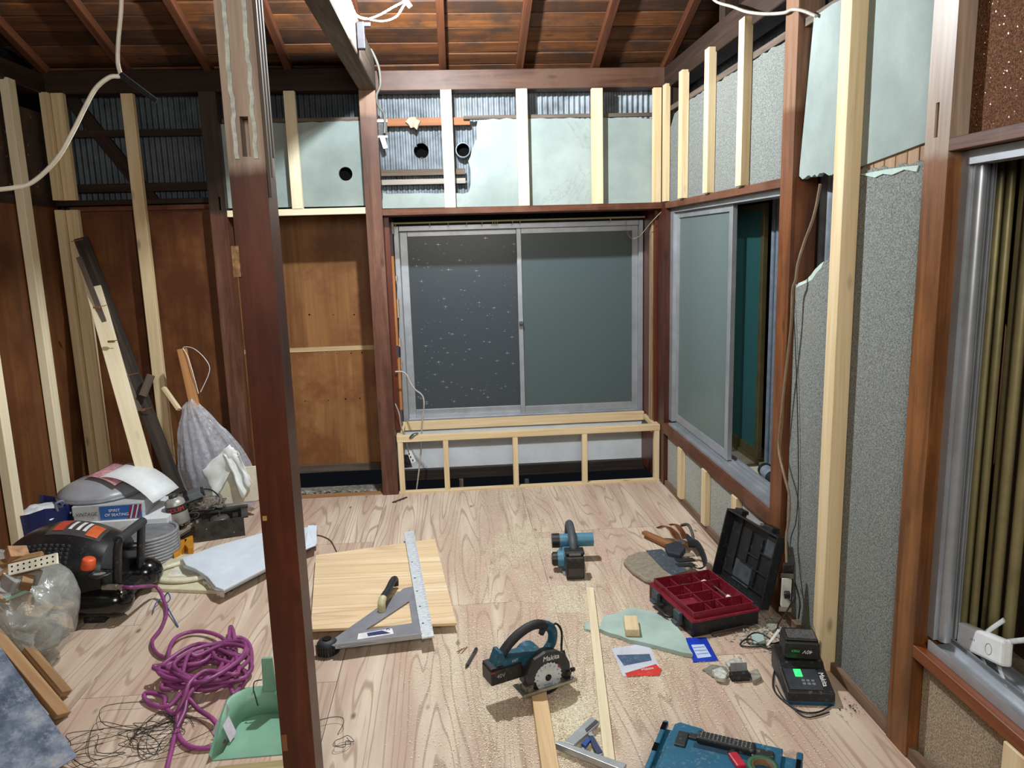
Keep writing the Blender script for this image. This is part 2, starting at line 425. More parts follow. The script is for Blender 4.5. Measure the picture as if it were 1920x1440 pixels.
corrugated('X', -2.36, -.50, 1.86, 2.62, 4.95).build('corrugated_sheet', plain('shaded_old_sheet', (72, 80, 88), .55, .2, .3, 9), wb)  # old sheet toned darker, the tie beam's shade put into its colour
# rails behind the plaster
def rail(x0, x1, y, z0, z1, m, name='nailing_rail', t=.025):
    return lumber(name, (x0, y+t/2, (z0+z1)/2), (x1, y+t/2, (z0+z1)/2), z1-z0, t, m, (0, 1, 0), wb)
ra, rb_ = BK(718, 222, 4.86), BK(900, 233, 4.86)
rail(-.42, .14, 4.86, rb_.z-.002, ra.z, wood('orange_rail', (110, 62, 32), (150, 92, 54), (176, 120, 78), 'Z', 1.))
z = BK(740, 324, 4.87).z; rail(-.42, .10, 4.87, z-.018, z+.018, greywood())
z = BK(740, 341, 4.88).z; rail(-.42, .10, 4.88, z-.018, z+.014, wood('pale_rail', (128, 120, 110), (154, 146, 136), (176, 168, 156), 'Z', 1.))
rail(.10, 1.32, 4.835, 2.325, 2.347, greywood()); rail(-1.33, -.5, 4.835, 2.325, 2.35, greywood())
rail(-2.25, -1.44, 4.90, 2.27, 2.31, darkwood()); rail(-2.25, -1.44, 4.90, 1.95, 2.0, darkwood())
rail(-2.33, -1.44, 4.82, 1.87, 1.90, darkwood(), t=.04); rail(-2.25, -1.44, 4.815, 1.835, 1.862, oldwood(), t=.04)
lumber('brace', (-2.25, 4.92, 2.55), (-1.78, 4.92, 1.86), .075, .03, darkwood(), (0, 1, 0), wb)
# pale green plaster: right of the mid post, broken open at its left
pts = [(716, 391), (1236, 381), (1236, 221)]
out = [BK(x, y, 4.832) for x, y in pts]; top = BK(898, 223, 4.832)
poly = [(p.x, p.z) for p in out]
poly += rough_edge(poly[-1], (top.x, top.z), 26, .005)
for x, y in [(896, 225), (893, 240), (894, 262), (889, 270), (883, 283), (881, 293), (879, 303), (883, 315), (884, 330), (881, 348), (879, 360), (868, 364), (845, 361), (820, 362), (790, 362), (765, 364), (745, 362), (730, 365), (718, 361)]:
    p = BK(x, y, 4.832); poly.append((p.x+random.uniform(-.004, .004), p.z+random.uniform(-.004, .004)))
MX = Matrix(((1, 0, 0, 0), (0, 0, -1, 4.85), (0, 1, 0, 0), (0, 0, 0, 1)))   # (u, v, w) -> (x, 4.85-w, z)
G(MX).prism(poly, 0, .018).build('plaster_panel', green_plaster(), wb)
h = BK(648, 326, 4.832)
ring = [(h.x+.041*math.cos(-PI/2-2*PI*i/24), h.z+.041*math.sin(-PI/2-2*PI*i/24)) for i in range(25)]
poly = [(-1.34, 1.835), (h.x, 1.83)]+ring+[(h.x, 1.8299)]+rough_edge((-.508, 1.832), (-.508, 2.325), 2, .0)+[(-.508, 2.325)]+rough_edge((-.51, 2.325), (-1.34, 2.322), 20, .004)+[(-1.34, 2.32)]
G(MX).prism(poly, 0, .018).build('plaster_panel', green_plaster(), wb)
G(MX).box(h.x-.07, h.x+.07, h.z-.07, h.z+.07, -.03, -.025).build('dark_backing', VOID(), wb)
# alcove and left plywood
BP, TP = brownply(), tanply()
for a, b, zt in ((-2.325, -1.905, 1.84), (-1.90, -1.44, 1.835)):
    G().box(a, b, 4.84, 4.852, .02, zt).build('plywood_panel', BP, wb)
G().box(-1.44, -.42, YW, YW+.012, .925, 1.80).build('plywood_panel', TP, wb)
G().box(-1.44, -.42, YW, YW+.012, .10, .895).build('plywood_panel', TP, wb)
G().box(-1.44, -.42, YW-.004, YW+.012, .895, .925).build('joint_batten', wood('pale_joint', (160, 130, 90), (196, 168, 124), (214, 190, 150), 'X', .8), wb)
G().box(-1.44, -.42, YW-.02, YW+.012, .05, .10).build('skirting', greywood('X'), wb)
G().box(-1.45, -1.435, 4.88, YW, .0, 1.80).build('alcove_side', BP, wb)
G().box(-.455, -.425, 4.88, YW+.01, .0, 1.80).build('alcove_side', BP, wb)
G().box(-1.44, -.42, 4.83, YW+.02, 1.79, 1.81).build('alcove_top', darkwood('X'), wb)
g = G()
for px, py in [(478, 590), (580, 590), (625, 590), (664, 590), (572, 752), (616, 751), (648, 748), (675, 747)] + [(545+k*22+random.uniform(-6, 6), 660+random.uniform(-2, 3)) for k in range(7)]:
    p = BK(px, py, YW-.001); g.cyl((p.x, YW-.0015, p.z), (p.x, YW+.001, p.z), random.uniform(.003, .006), n=7)
g.build('nail_holes', VOID(), wb, kind='stuff')
# white board and ground sill under the window
G().box(-.41, 1.33, YW, YW+.012, .035, .40).build('white_board', plain('painted_white_board', (206, 212, 216), .55, 0, .06, 5), wb)
lumber('ground_sill', (-.42, YW-.01, -.0), (1.33, YW-.01, -.0), .075, .06, wood('black_sill', (26, 20, 17), (44, 36, 31), (66, 56, 48), 'Z', 1.), (0, 1, 0), wb)
g = G()
for px in (885, 1014, 1068, 1125, 800, 840):
    p = BK(px, 876, YW-.04); g.cyl((p.x, YW-.04, p.z), (p.x+.006, YW-.07, p.z+.018), .0013, n=6)
g.build('nails', STEEL(), wb, kind='stuff')
for px, m in ((865, greywood('Z')), (988, plain('grey_metal_post', (96, 98, 100), .5, .5))):
    p = BK(px, 905, 5.1); G().box(p.x-.014, p.x+.014, 5.1, 5.13, -.3, p.z+.02).build('floor_prop', m, wb)
g = corrugated('X', .02, 1.30, -.4, -.055, 4.99, pitch=.036, amp=.012); g.build('corrugated_skirt', CORR(), wb)
g = G(); g.box(-.22, .05, 4.96, 4.98, -.4, -.05); g.build('concrete_block', plain('rough_concrete', (120, 120, 116), .95, 0, .3, 30, .5), wb)

# ================================================================== RIGHT WALL
SAND = sandwall('grey_sand_wall', (84, 87, 84), (120, 124, 120), (146, 150, 146), stain=(126, 120, 108))
wr = struct(G().box(1.72, 1.74, 1.0, 5.0, -.05, 3.2), 'wall_right', VOID())
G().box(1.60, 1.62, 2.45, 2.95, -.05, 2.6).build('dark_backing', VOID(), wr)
corrugated('Y', 3.06, 4.9, 1.83, 2.7, 1.50, pitch=.036).build('corrugated_sheet', CORR(), wr)
corrugated('Y', 2.45, 2.94, .9, 2.7, 1.425, pitch=.06, amp=.009).build('corrugated_sheet', CORR(), wr)
MY = Matrix(((0, 0, 1, 1.334), (1, 0, 0, 0), (0, 1, 0, 0), (0, 0, 0, 1)))   # (u, v, w) -> (1.334+w, u, v)
t = [(4.68, 1.80)]+[(3.03, 1.80), (3.03, 2.325)]+rough_edge((3.03, 2.326), (4.40, 2.325), 30, .006)+[(4.5, 2.31), (4.6, 2.30), (4.68, 2.235)]
G(MY).prism(t, 0, .02).build('sand_panel', SAND, wr)
t = [(2.915, 1.797)]+rough_edge((2.9, 1.79), (2.56, 1.782), 18, .009)+[(2.12, 1.818), (2.10, 2.34)]+rough_edge((2.1, 2.345), (2.91, 2.345), 12, .004)
G(MY).prism(t, -.002, .018).build('plaster_panel', green_plaster(), wr)
t = [(2.915, .035), (2.915, 1.385)]
for x, y in [(1497, 533), (1505, 528), (1511, 527), (1519, 519), (1526, 508), (1535, 498), (1543, 493), (1552, 486), (1561, 481), (1568, 472), (1573, 462), (1574, 445), (1577, 420), (1576, 400), (1578, 380), (1573, 362), (1575, 345), (1580, 338)]:
    p = SD(x, y, 1.334); t.append((p.y, p.z))
t += [(2.50, 1.778)]+rough_edge((2.47, 1.775), (2.10, 1.768), 14, .006)+[(2.10, .035)]
G(MY).prism(t, 0, .02).build('sand_panel', SAND, wr)
# edge of green undercoat along the break
e = [SD(x, y, 1.333) for x, y in [(1492, 540), (1497, 531), (1511, 525), (1520, 516), (1528, 505), (1538, 495), (1545, 490), (1540, 502), (1530, 513), (1523, 524), (1513, 530), (1500, 536)]]
G().slab(e, (.006, 0, 0)).build('plaster_edge', plain('green_undercoat', (176, 196, 188), .85, 0, .06, 30), wr)
e = [SD(x, y, 1.330) for x, y in [(1612, 327), (1660, 318), (1700, 312), (1722, 310), (1718, 322), (1695, 318), (1672, 328), (1655, 326), (1640, 333)]]
G().slab(e, (.005, 0, 0)).build('plaster_curl', plain('green_undercoat', (176, 196, 188), .85), wr)
for k in range(8):   # short laths in the gap
    y0 = 2.13+k*.06; lumber('lath', (1.346, y0, 1.755), (1.346, y0, 1.822), .056, .012, wood('lath_wood', (120, 92, 66), (158, 126, 94), (182, 152, 120), 'Z', .9), (1, 0, 0), wr)
lumber('inner_stud', (1.38, 2.98, .0), (1.38, 2.98, 2.6), .07, .06, darkwood(), (1, 0, 0), wr)
lumber('inner_stud', (1.43, 2.95, .0), (1.43, 2.95, 2.6), .04, .04, darkwood(), (1, 0, 0), wr)
for a, b in ((3.03, 4.68), (2.1, 2.92)):
    lumber('top_rail', (1.348, a, 2.345), (1.348, b, 2.345), .03, .03, greywood(), (1, 0, 0), wr)
for a, b in ((3.04, 3.40), (3.43, 3.90), (3.93, 4.35), (4.38, 4.68)):
    G().box(1.334, 1.35, a, b, .03, .35).build('sand_panel', sandwall('pale_sand_wall', (116, 118, 112), (160, 160, 152), (186, 186, 178), stain=(176, 190, 184)), wr)
G().box(1.36, 1.38, 1.1, 1.98, 1.81, 2.6).build('sand_panel', sandwall('brown_mica_wall', (58, 32, 18), (92, 56, 34), (120, 82, 54)), wr)
G().box(1.345, 1.365, 1.1, 1.98, 0, .335).build('sand_panel', sandwall('beige_sand_wall', (118, 100, 80), (156, 138, 116), (184, 168, 146), stain=(180, 168, 150)), wr)
gs = G()   # mica flakes glinting in the brown wall
for _ in range(420):
    y, z_ = random.uniform(1.15, 1.97), random.uniform(1.83, 2.4); s = random.uniform(.001, .0024)
    gs.add([(1.3595, y-s, z_-s), (1.3590, y+s, z_-s*.3), (1.3595, y, z_+s)], [(0, 1, 2)])
gs.build('mica_flakes', plain('mica', (235, 225, 205), .2, .6), wr, kind='stuff')
# upper right: posts under the roof, gable boards
for k in range(9):
    y0 = 1.1+k*.44; G().box(1.60, 1.615, y0, y0+.435, 2.45, 2.7+.35*(4.8-y0)).build('gable_board', darkwood('Z'), wr)
for y in (3.85, 2.95):
    lumber('strut', (1.38, y, 2.58), (1.38, y, 2.62+.35*(4.8-y)), .075, .07, darkwood(), (1, 0, 0), wr)

# ================================================================== LEFT WALL
wl = struct(G().box(-2.40, -2.38, 1.0, 5.05, -.05, 2.7), 'wall_left', VOID())
for a, b in ((1.2, 2.10), (2.105, 3.01), (3.015, 3.92), (3.925, 4.84)):
    G().box(XL-.012, XL, a, b, .02, 1.86).build('plywood_panel', BP, wl)
lumber('nailing_rail', (XL-.02, 1.2, 1.885), (XL-.02, 4.84, 1.885), .05, .045, darkwood(), (1, 0, 0), wl)
for a, b in ((2.4, 3.6), (3.605, 4.42), (4.425, 4.84)):
    G().box(XL-.03, XL-.018, a, b, 1.91, 2.40).build('fibre_panel', plain('brown_fibre_board', (62, 44, 32), .8, 0, .3, 12), wl)
g = G()
for _ in range(46):
    y, z_ = random.uniform(3.9, 4.8), random.uniform(1.93, 2.36); g.cyl((XL-.018, y, z_), (XL-.012, y, z_), .006, n=7)
g.build('nail_heads', plain('dull_nail', (120, 112, 100), .4, .5), wl, kind='stuff')

# ================================================================== ROOF
SL = .35
def zr(y, d=0.): return 2.612+SL*(4.80-y)+d
ce = struct(G().add([(-2.6, .6, zr(.6, .085)), (1.9, .6, zr(.6, .085)), (1.9, 5.5, zr(5.5, .085)), (-2.6, 5.5, zr(5.5, .085)), (-2.6, .6, zr(.6, .11)), (1.9, .6, zr(.6, .11)), (1.9, 5.5, zr(5.5, .11)), (-2.6, 5.5, zr(5.5, .11))], [(0, 1, 2, 3), (4, 7, 6, 5), (0, 4, 5, 1), (2, 6, 7, 3), (1, 5, 6, 2), (0, 3, 7, 4)]), 'ceiling', VOID())
RW = roofboard(); y = 4.98; k = 0
while y > 1.2:
    wd = random.choice((.098, .112, .118, .125)); a = y-.009-random.uniform(0, .008); b = y-wd
    joints = sorted([-2.55, 1.7]+([random.choice((-.93, -.02, .45))] if k % 2 else [random.choice((-1.38, .91))]))
    for x0, x1 in zip(joints[:-1], joints[1:]):
        n = 8; g = G(); vs = []; d = random.uniform(.05, .058)
        for i in range(n+1):
            x = x0+.002+(x1-x0-.004)*i/n; ja, jb = random.uniform(-.004, .004), random.uniform(-.004, .004)
            ya, yb = a+ja, b+jb
            vs += [(x, ya, zr(ya, d)), (x, yb, zr(yb, d)), (x, yb, zr(yb, d+.012)), (x, ya, zr(ya, d+.012))]
        fs = []
        for i in range(n):
            for j in range(4): fs.append((i*4+j, (i+1)*4+j, (i+1)*4+(j+1) % 4, i*4+(j+1) % 4))
        fs += [(3, 2, 1, 0), (n*4, n*4+1, n*4+2, n*4+3)]
        g.add(vs, fs).build('roof_board', RW, ce)
    y -= wd; k += 1
for x in (-2.29, -1.838, -1.371, -.915, -.46, -.012, .448, .91, 1.345):
    lumber('rafter', (x, 5.25, zr(5.25, .025)), (x, 1.0, zr(1.0, .025)), .042, .05, wood('rafter_wood', (50, 26, 15), (78, 42, 24), (104, 60, 36), 'Z', .9), (0, 0, 1), ce)
# ================================================================== BEAMS
PZ = 'Z'
lumber('wall_beam', (-.415, 4.85, 2.545), (1.42, 4.85, 2.545), .115, .12, wood('stained_beam', (42, 24, 17), (68, 41, 29), (98, 66, 48), 'Z', .6, .5, .5, patch=(84, 60, 46)), (0, 1, 0), label='brown stained wall beam above the window, running to the right corner', cat='beam', bevel=.004)
lumber('wall_beam', (-2.36, 4.86, 2.56), (-.5, 4.86, 2.56), .125, .12, darkwood(), (0, 1, 0), label='dark wall beam along the back wall left of the middle post', cat='beam', bevel=.004)  # left part of the beam, in a darker timber tone than the right
lumber('roof_tie_beam', (-.46, 4.80, 2.585), (-.46, 1.85, 2.565), .10, .19, greywood(), (0, 0, 1), label='grey cracked tie beam running overhead from the middle post toward the front pillar', cat='beam', bevel=.005)
lumber('wall_beam', (1.385, 4.80, 2.535), (1.385, 1.0, 2.535), .12, .13, darkwood(), (0, 0, 1), label='dark wall beam along the top of the right wall behind the new studs', cat='beam', bevel=.004)
lumber('wall_beam', (-2.35, 4.92, 2.55), (-2.35, 2.2, 2.55), .115, .11, darkwood(), (0, 0, 1), label='dark wall beam along the top of the left wall', cat='beam', bevel=.004)

# ================================================================== POSTS
def two_tone(name, lower, upper, zsplit, axis='Z'):
    """post stained below zsplit, bare above (its own paint line)"""
    t = NT(name)
    def wd(c, seed):
        v = t.coord((20, 20, 1.2)); n1 = t.noise(v, 1., 5, .6, 1.); v2 = t.coord((130, 130, 4)); n2 = t.noise(v2, 1., 3, .6)
        cc = t.ramp(n1, [(.28, c[0]), (.5, c[1]), (.72, c[2])]); return t.mix(t.math('MULTIPLY', n2, .5), cc, t.ramp(n2, [(.3, c[0]), (.8, c[2])]))
    a, b = wd(lower, 0), wd(upper, 3)
    n4 = t.noise(t.coord((5, 5, 2.2)), 1.3, 5, .65)
    a = t.mix(t.ramp(n4, [(.40, (160, 160, 160)), (.56, (0, 0, 0))]), a, tuple(int(x*.75) for x in lower[0]))
    a = t.mix(t.ramp(n4, [(.60, (0, 0, 0)), (.78, (150, 150, 150))]), a, tuple(min(255, int(x*1.22)) for x in lower[2]))
    vo = t.n('ShaderNodeTexVoronoi'); vo.inputs['Scale'].default_value = 1.; t.l(t.coord((9, 9, 3.4)), vo.inputs['Vector'])
    a = t.mix(t.math('MULTIPLY', t.ramp(vo.outputs['Distance'], [(.05, (255, 255, 255)), (.14, (0, 0, 0))]), .6), a, tuple(int(x*.5) for x in lower[0]))
    tc = t.n('ShaderNodeTexCoord'); sp = t.n('ShaderNodeSeparateXYZ'); t.l(tc.outputs['Object'], sp.inputs[0])
    nz = t.noise(t.coord((12, 12, 4)), 1., 4)
    zz = t.math('ADD', sp.outputs['Z'], t.math('MULTIPLY', t.math('SUBTRACT', nz, .5), .05))
    f = t.ramp(t.math('SUBTRACT', zz, zsplit-.5), [(.485, (0, 0, 0)), (.515, (255, 255, 255))])
    t.col(t.mix(f, a, b)); t.set(Roughness=.42, Specular_IOR_Level=.4); MATS[name] = t.m; return t.m
RED = ((58, 25, 12), (78, 34, 16), (100, 50, 25)); BARE = ((112, 92, 78), (150, 128, 110), (178, 158, 140)); DRK = ((30, 22, 17), (52, 40, 33), (76, 62, 52))
RG = ((64, 37, 26), (98, 61, 46), (128, 92, 74)); ORG = ((74, 38, 19), (112, 64, 33), (146, 92, 50)); OB = ((86, 56, 38), (128, 92, 68), (158, 124, 100))
def post(label, x0, x1, y0, y1, z0, z1, m, mort=None, mface='-Y', name='post'):
    """square post; mort = (u0, u1, z0, z1) slot in the face"""
    g = G()
    if not mort: g.box(x0, x1, y0, y1, z0, z1)
    else:
        u0, u1, a, b = mort
        g.box(x0, x1, y0, y1, z0, a); g.box(x0, x1, y0, y1, b, z1)
        if mface == '-Y': g.box(x0, u0, y0, y1, a, b); g.box(u1, x1, y0, y1, a, b); g.box(u0, u1, y0+.045, y1, a, b)
        else: g.box(x0, x1, y0, u0, a, b); g.box(x0, x1, u1, y1, a, b); g.box(x0+.045, x1, u0, u1, a, b)
    return g.build(name, m, label=label, cat='post')
fp = post('front pillar of red-brown stained wood, bare grey at its top, standing nearest the camera', -.530, -.442, 1.95, 2.05, 0, 2.49, two_tone('front_pillar_wood', RED, BARE, 1.765), (-.494, -.474, 1.795, 1.888))
for u in (-.507, -.461):
    g = G(); n = 40
    wv = [(u+random.uniform(-.0025, .0025), 1.79+i*(2.485-1.79)/n) for i in range(n+1)]
    g.grid(lambda a, b: (wv[int(round(b*n))][0]+(a-.5)*.010, 1.948, wv[int(round(b*n))][1]), 1, n, False)
    g.build('plaster_residue', plain('plaster_residue', (178, 182, 172), .9, 0, .15, 60), fp, solid=.004)
p = BK(448, 492, 1.95)
G().box(p.x-.014, p.x+.004, 1.943, 1.95, p.z-.035, p.z+.04).build('scrap_of_tape', plain('old_tape', (150, 112, 72), .7, 0, .3, 60), fp)
p = BK(497, 972, 1.95); G().box(p.x-.006, p.x+.005, 1.9485, 1.95, p.z-.006, p.z+.007).build('bare_spot', plain('bare_spot', (170, 126, 66), .6), fp)
p = BK(535, 1395, 1.95); G().box(p.x-.008, p.x+.006, 1.9475, 1.95, p.z-.02, p.z+.03).build('bare_spot', plain('bare_spot2', (120, 74, 40), .6), fp)
g = G()
for k in range(3):
    x = -.442; y0 = 1.962+k*.03; g.box(x, x+.006, y0, y0+.012, 1.70+.05*k, 2.48)
g.build('split_slivers', greywood('Z'), fp)
post('middle post of grey-red wood at the left edge of the back window', -.512, -.414, 4.775, 4.875, 0, 2.49, two_tone('mid_post_wood', RG, OB, 2.345))
lp = post('narrow dark post on the back wall behind the front pillar, slotted at its top', -1.432, -1.335, 4.775, 4.885, 0, 2.495, two_tone('left_post_wood', RG, DRK, 1.80), (-1.375, -1.362, 1.82, 1.90))
post('corner post of dark red wood where the back wall meets the right wall', 1.312, 1.405, 4.70, 4.88, 0, 2.49, two_tone('corner_post_wood', ((46, 20, 14), (72, 34, 24), (98, 54, 40)), DRK, 1.8))
post('orange-brown post on the right wall between the sliding window and the broken sand wall', 1.31, 1.41, 2.92, 3.03, 0, 2.50, two_tone('right_post_wood', ORG, OB, 2.05))
post('orange-brown slotted post at the right, beside the aluminium window frame', 1.31, 1.41, 1.985, 2.09, 0, 2.75, two_tone('near_right_post_wood', ((70, 39, 18), (118, 72, 36), (154, 102, 56)), BARE, 1.77), (2.036, 2.052, 1.82, 1.91), '-X')
# lintels and window sills of wood
lumber('lintel', (-.414, 4.90, 1.785), (1.33, 4.90, 1.785), .038, .24, oldwood(), (0, 1, 0), label='brown wooden lintel over the back window carrying the new studs', cat='lintel')
lumber('lintel', (-1.334, 4.815, 1.80), (-.513, 4.815, 1.80), .038, .06, whitewood(), (0, 1, 0), label='new pale lintel strip between the dark narrow post and the middle post', cat='lintel')
lumber('lintel', (1.355, 4.70, 1.78), (1.355, 3.03, 1.78), .036, .09, oldwood(), (1, 0, 0), label='brown wooden lintel over the right sliding window', cat='lintel')
lumber('lintel', (1.355, 1.985, 1.794), (1.355, 1.1, 1.794), .034, .09, oldwood(), (1, 0, 0), label='brown wooden lintel under the glittering brown wall at upper right', cat='lintel')
lumber('window_sill', (1.352, 4.70, .38), (1.352, 3.03, .38), .065, .085, oldwood(), (1, 0, 0), label='worn brown sill beam below the right sliding window', cat='sill')
lumber('window_sill', (1.352, 1.985, .352), (1.352, 1.1, .352), .038, .085, orangewood(), (1, 0, 0), label='orange-brown sill beam below the aluminium frame at lower right', cat='sill')

# ================================================================== NEW STUDS
def stud(label, p0, p1, w, t, m=None, hint=(0, 1, 0), group=None): return lumber('stud', p0, p1, w, t, m or pale(), hint, label=label, cat='stud', group=group or 'new pale studs')
WY = YB+.02
stud('white stud on the green plaster, first right of the middle post, crossing the open hole', (0, WY, 1.804), (0, WY, 2.488), .066, .04, whitewood())
stud('pale stud on the green plaster, second right of the middle post', (.453, WY, 1.804), (.453, WY, 2.488), .066, .04, whitewood())
stud('yellowish stud on the green plaster, third right of the middle post', (.910, WY, 1.804), (.910, WY, 2.485), .068, .04)
stud('pale stud in the right corner, flat on the back wall', (1.282, WY, 1.804), (1.282, WY, 2.483), .05, .04)
stud('pale stud in the right corner, flat on the right wall', (1.318, 4.715, 1.804), (1.318, 4.715, 2.487), .066, .03, hint=(1, 0, 0))
stud('pale stud standing on the new lintel strip, beside the round hole in green plaster', (-.917, WY, 1.819), (-.917, WY, 2.494), .064, .04, whitewood())
for y, zt, lb in ((4.345, 2.485, 'farthest'), (3.905, 2.495, 'middle'), (3.445, 2.507, 'nearest')):
    stud(f'pale stud on the grey sand wall above the right window, {lb} of three', (1.312, y, 1.80), (1.312, y, zt), .066, .04, hint=(1, 0, 0))
stud('tall pale stud in front of the broken grey sand wall at right', (1.305, 2.50, 0), (1.305, 2.50, 2.56), .072, .055, hint=(1, 0, 0))
for y, lb in ((4.33, 'farthest'), (3.88, 'middle'), (3.43, 'nearest')):
    stud(f'short pale stud under the right window sill, {lb} of three', (1.318, y, .035), (1.318, y, .345), .066, .03, hint=(1, 0, 0))
stud('short wide pale stud below the sill beam at the lower right picture edge', (1.32, 1.56, 0), (1.32, 1.56, .33), .075, .03, hint=(1, 0, 0))
stud('pale stud on the left wall behind the blue bucket, second from the picture edge', (-2.30, 4.425, 0), (-2.30, 4.425, 2.505), .075, .045, whitewood(), hint=(1, 0, 0))
stud('pale stud at the left picture edge on the left wall', (-2.30, 3.93, 0), (-2.30, 3.93, 2.505), .075, .045, whitewood(), hint=(1, 0, 0))
for a, b, lb in ((0, 1.845, 'lower long piece'), (1.90, 2.50, 'upper short piece')):
    stud(f'pale corner stud pair on the left wall side, {lb}', (-2.285, 4.785, a), (-2.285, 4.785, b), .07, .045, hint=(1, 0, 0))
    stud(f'pale corner stud pair on the back wall side, {lb}', (-2.225, 4.80, a), (-2.225, 4.80, b), .066, .04)
stud('pale knotted stud in the middle of the brown plywood on the back wall', (-1.838, WY, 0), (-1.838, WY, 2.492), .068, .04)
# ================================================================== WINDOWS
AL = ALU()
FROST = glass_mat('frosted_glass', (66, 74, 80), .80, .30, .25)
FROST_LIT = glass_mat('frosted_glass_lit', (84, 98, 100), .8, .34, .2)  # same frosted glass toned lighter, lamplight on the right pane put into its colour
FROST2 = glass_mat('frosted_glass_pale', (118, 134, 132), .55, .4, .2)
TEALG = glass_mat('teal_glass', (78, 142, 144), .92, .3, .15)
OLDAL = plain('yellowed_aluminium', (142, 132, 92), .45, .35, .1, 10)
# window_1: two-pane sliding window in the back alcove
X0, X1, Z0, Z1, Y = -.383, 1.292, .372, 1.712, YW
w1 = struct(G().box(X0, X0+.035, Y-.05, Y+.09, Z0, Z1).box(X1-.03, X1, Y-.05, Y+.09, Z0, Z1).box(X0+.035, X1-.03, Y-.05, Y+.09, Z1-.035, Z1).box(X0+.035, X1-.03, Y-.05, Y+.09, Z0, Z0+.035), 'window_1', AL, bevel=.003)
def sash(par, x0, x1, y, z0, z1, sl, sr, glass, name='sash'):
    g = G().box(x0, x0+sl, y, y+.028, z0, z1).box(x1-sr, x1, y, y+.028, z0, z1).box(x0+sl, x1-sr, y, y+.028, z1-.035, z1).box(x0+sl, x1-sr, y, y+.028, z0, z0+.05)
    s = g.build(name, AL, par, bevel=.002)
    G().box(x0+sl, x1-sr, y+.011, y+.017, z0+.05, z1-.035).build('pane', glass, s)
    return s
sL = sash(w1, X0+.035, .475, Y+.02, Z0+.035, Z1-.035, .05, .03, FROST)
sR = sash(w1, .432, X1-.03, Y-.02, Z0+.035, Z1-.035, .032, .04, FROST_LIT)
g = G()   # pressed stars of the left pane, their glints put in as pale crosses
for _ in range(150):
    x, z_ = random.uniform(X0+.1, .42), random.uniform(Z0+.1, Z1-.08); r = random.choice((.006, .008, .012, .018)); y = Y+.0305
    for a in (0, PI/2): 
        dx, dz = r*math.cos(a), r*math.sin(a)*.7; nx, nz = -dz*.05/.7, dx*.05
        g.add([(x-dx, y, z_-dz), (x+nx, y, z_+nz), (x+dx, y, z_+dz), (x-nx, y, z_-nz)], [(0, 3, 2, 1)])
g.build('pressed_stars', plain('painted_star_glint', (210, 220, 226), .25, .3), sL, kind='stuff')
G().box(.435, .462, Y-.034, Y-.02, 1.01, 1.055).cyl((.448, Y-.034, 1.03), (.448, Y-.05, 1.045), .012, n=12).build('crescent_lock', STEEL(), sR)
sc = G().box(.39, .425, Y+.10, Y+.12, Z0+.05, Z1-.05).box(1.215, 1.25, Y+.10, Y+.12, Z0+.05, Z1-.05).build('outer_screen_frame', OLDAL, w1)
for z_ in (.88, 1.28): G().box(.42, 1.25, Y+.16, Y+.18, z_, z_+.03).build('outer_rail', plain('rail_beige', (160, 150, 132), .7), w1)
G().box(-.5, 1.4, Y+.2, Y+.22, .3, 1.8).build('shutter', plain('grey_shutter', (70, 78, 84), .7, .0, .1, 4), w1)
struct(G().box(-.414, -.386, 4.88, Y-.02, .40, 1.765), 'trim_4', redwood('Z'))
struct(G().box(1.295, 1.325, 4.88, Y+.02, .0, 1.765), 'trim_5', redwood('Z'))
struct(G().box(1.285, 1.31, 4.92, 4.98, .3, 1.70), 'trim_6', wood('split_jamb', (112, 88, 62), (156, 130, 98), (186, 164, 132), 'Z', .9))
struct(G().box(-.386, -.372, 4.93, 5.0, .95, 1.52).box(-.386, -.370, 4.96, 5.03, .52, .86), 'trim_7', wood('jamb_packing', (120, 70, 32), (158, 100, 52), (182, 126, 76), 'Z', .9))
for k, (z_, h) in enumerate(((1.36, .03), (1.12, .12), (.93, .05), (.78, .04))):
    struct(G().box(-.386, -.366, 5.05, 5.10, z_, z_+h), f'trim_{8+k}', plain('packing_block', (170, 150, 126), .8))
# curtain rail with runners under the lintel
cr = thing('curtain_rail', 'thin metal curtain rail with runners hanging under the lintel above the back window', 'curtain rail', (.4, 5.08, 1.70))
G().box(-.37, 1.28, 5.075, 5.085, 1.722, 1.732).build('rail', OLDAL, cr)
for x in (-.36, -.14, -.02, .1, .2, .27, .285, .3, .40, .45, 1.05): G().cyl((x, 5.08, 1.722), (x, 5.08, 1.712), .004, n=6).box(x-.002, x+.002, 5.078, 5.082, 1.70, 1.712).build('runner', OLDAL, cr)
G().box(-.385, -.372, 5.07, 5.09, 1.66, 1.735).build('end_bracket', plain('bracket_white', (190, 186, 176), .6), cr)

# window_2: sliding window of the right wall, its near half slid open
xa = 1.345
w2 = struct(G().box(xa, xa+.09, 3.03, 4.70, 1.735, 1.765).box(xa, xa+.09, 4.64, 4.70, .435, 1.735).box(xa-.02, xa+.03, 3.03, 4.64, .413, .428).box(xa+.03, xa+.09, 3.03, 4.64, .413, .44).box(xa+.045, xa+.051, 3.03, 4.64, .44, .45).box(xa+.075, xa+.081, 3.03, 4.64, .44, .45), 'window_2', AL)
def ysash(par, x, y0, y1, z0, z1, st, glass, m=AL):
    g = G().box(x, x+.026, y0, y0+st, z0, z1).box(x, x+.026, y1-st, y1, z0, z1).box(x, x+.026, y0+st, y1-st, z1-.035, z1).box(x, x+.026, y0+st, y1-st, z0, z0+.045)
    s = g.build('sash', m, par, bevel=.002); G().box(x+.01, x+.016, y0+st, y1-st, z0+.045, z1-.035).build('pane', glass, s); return s
ysash(w2, xa+.02, 3.70, 4.64, .445, 1.735, .045, FROST2); 
ysash(w2, xa+.055, 3.985, 4.63, .445, 1.735, .03, FROST2)
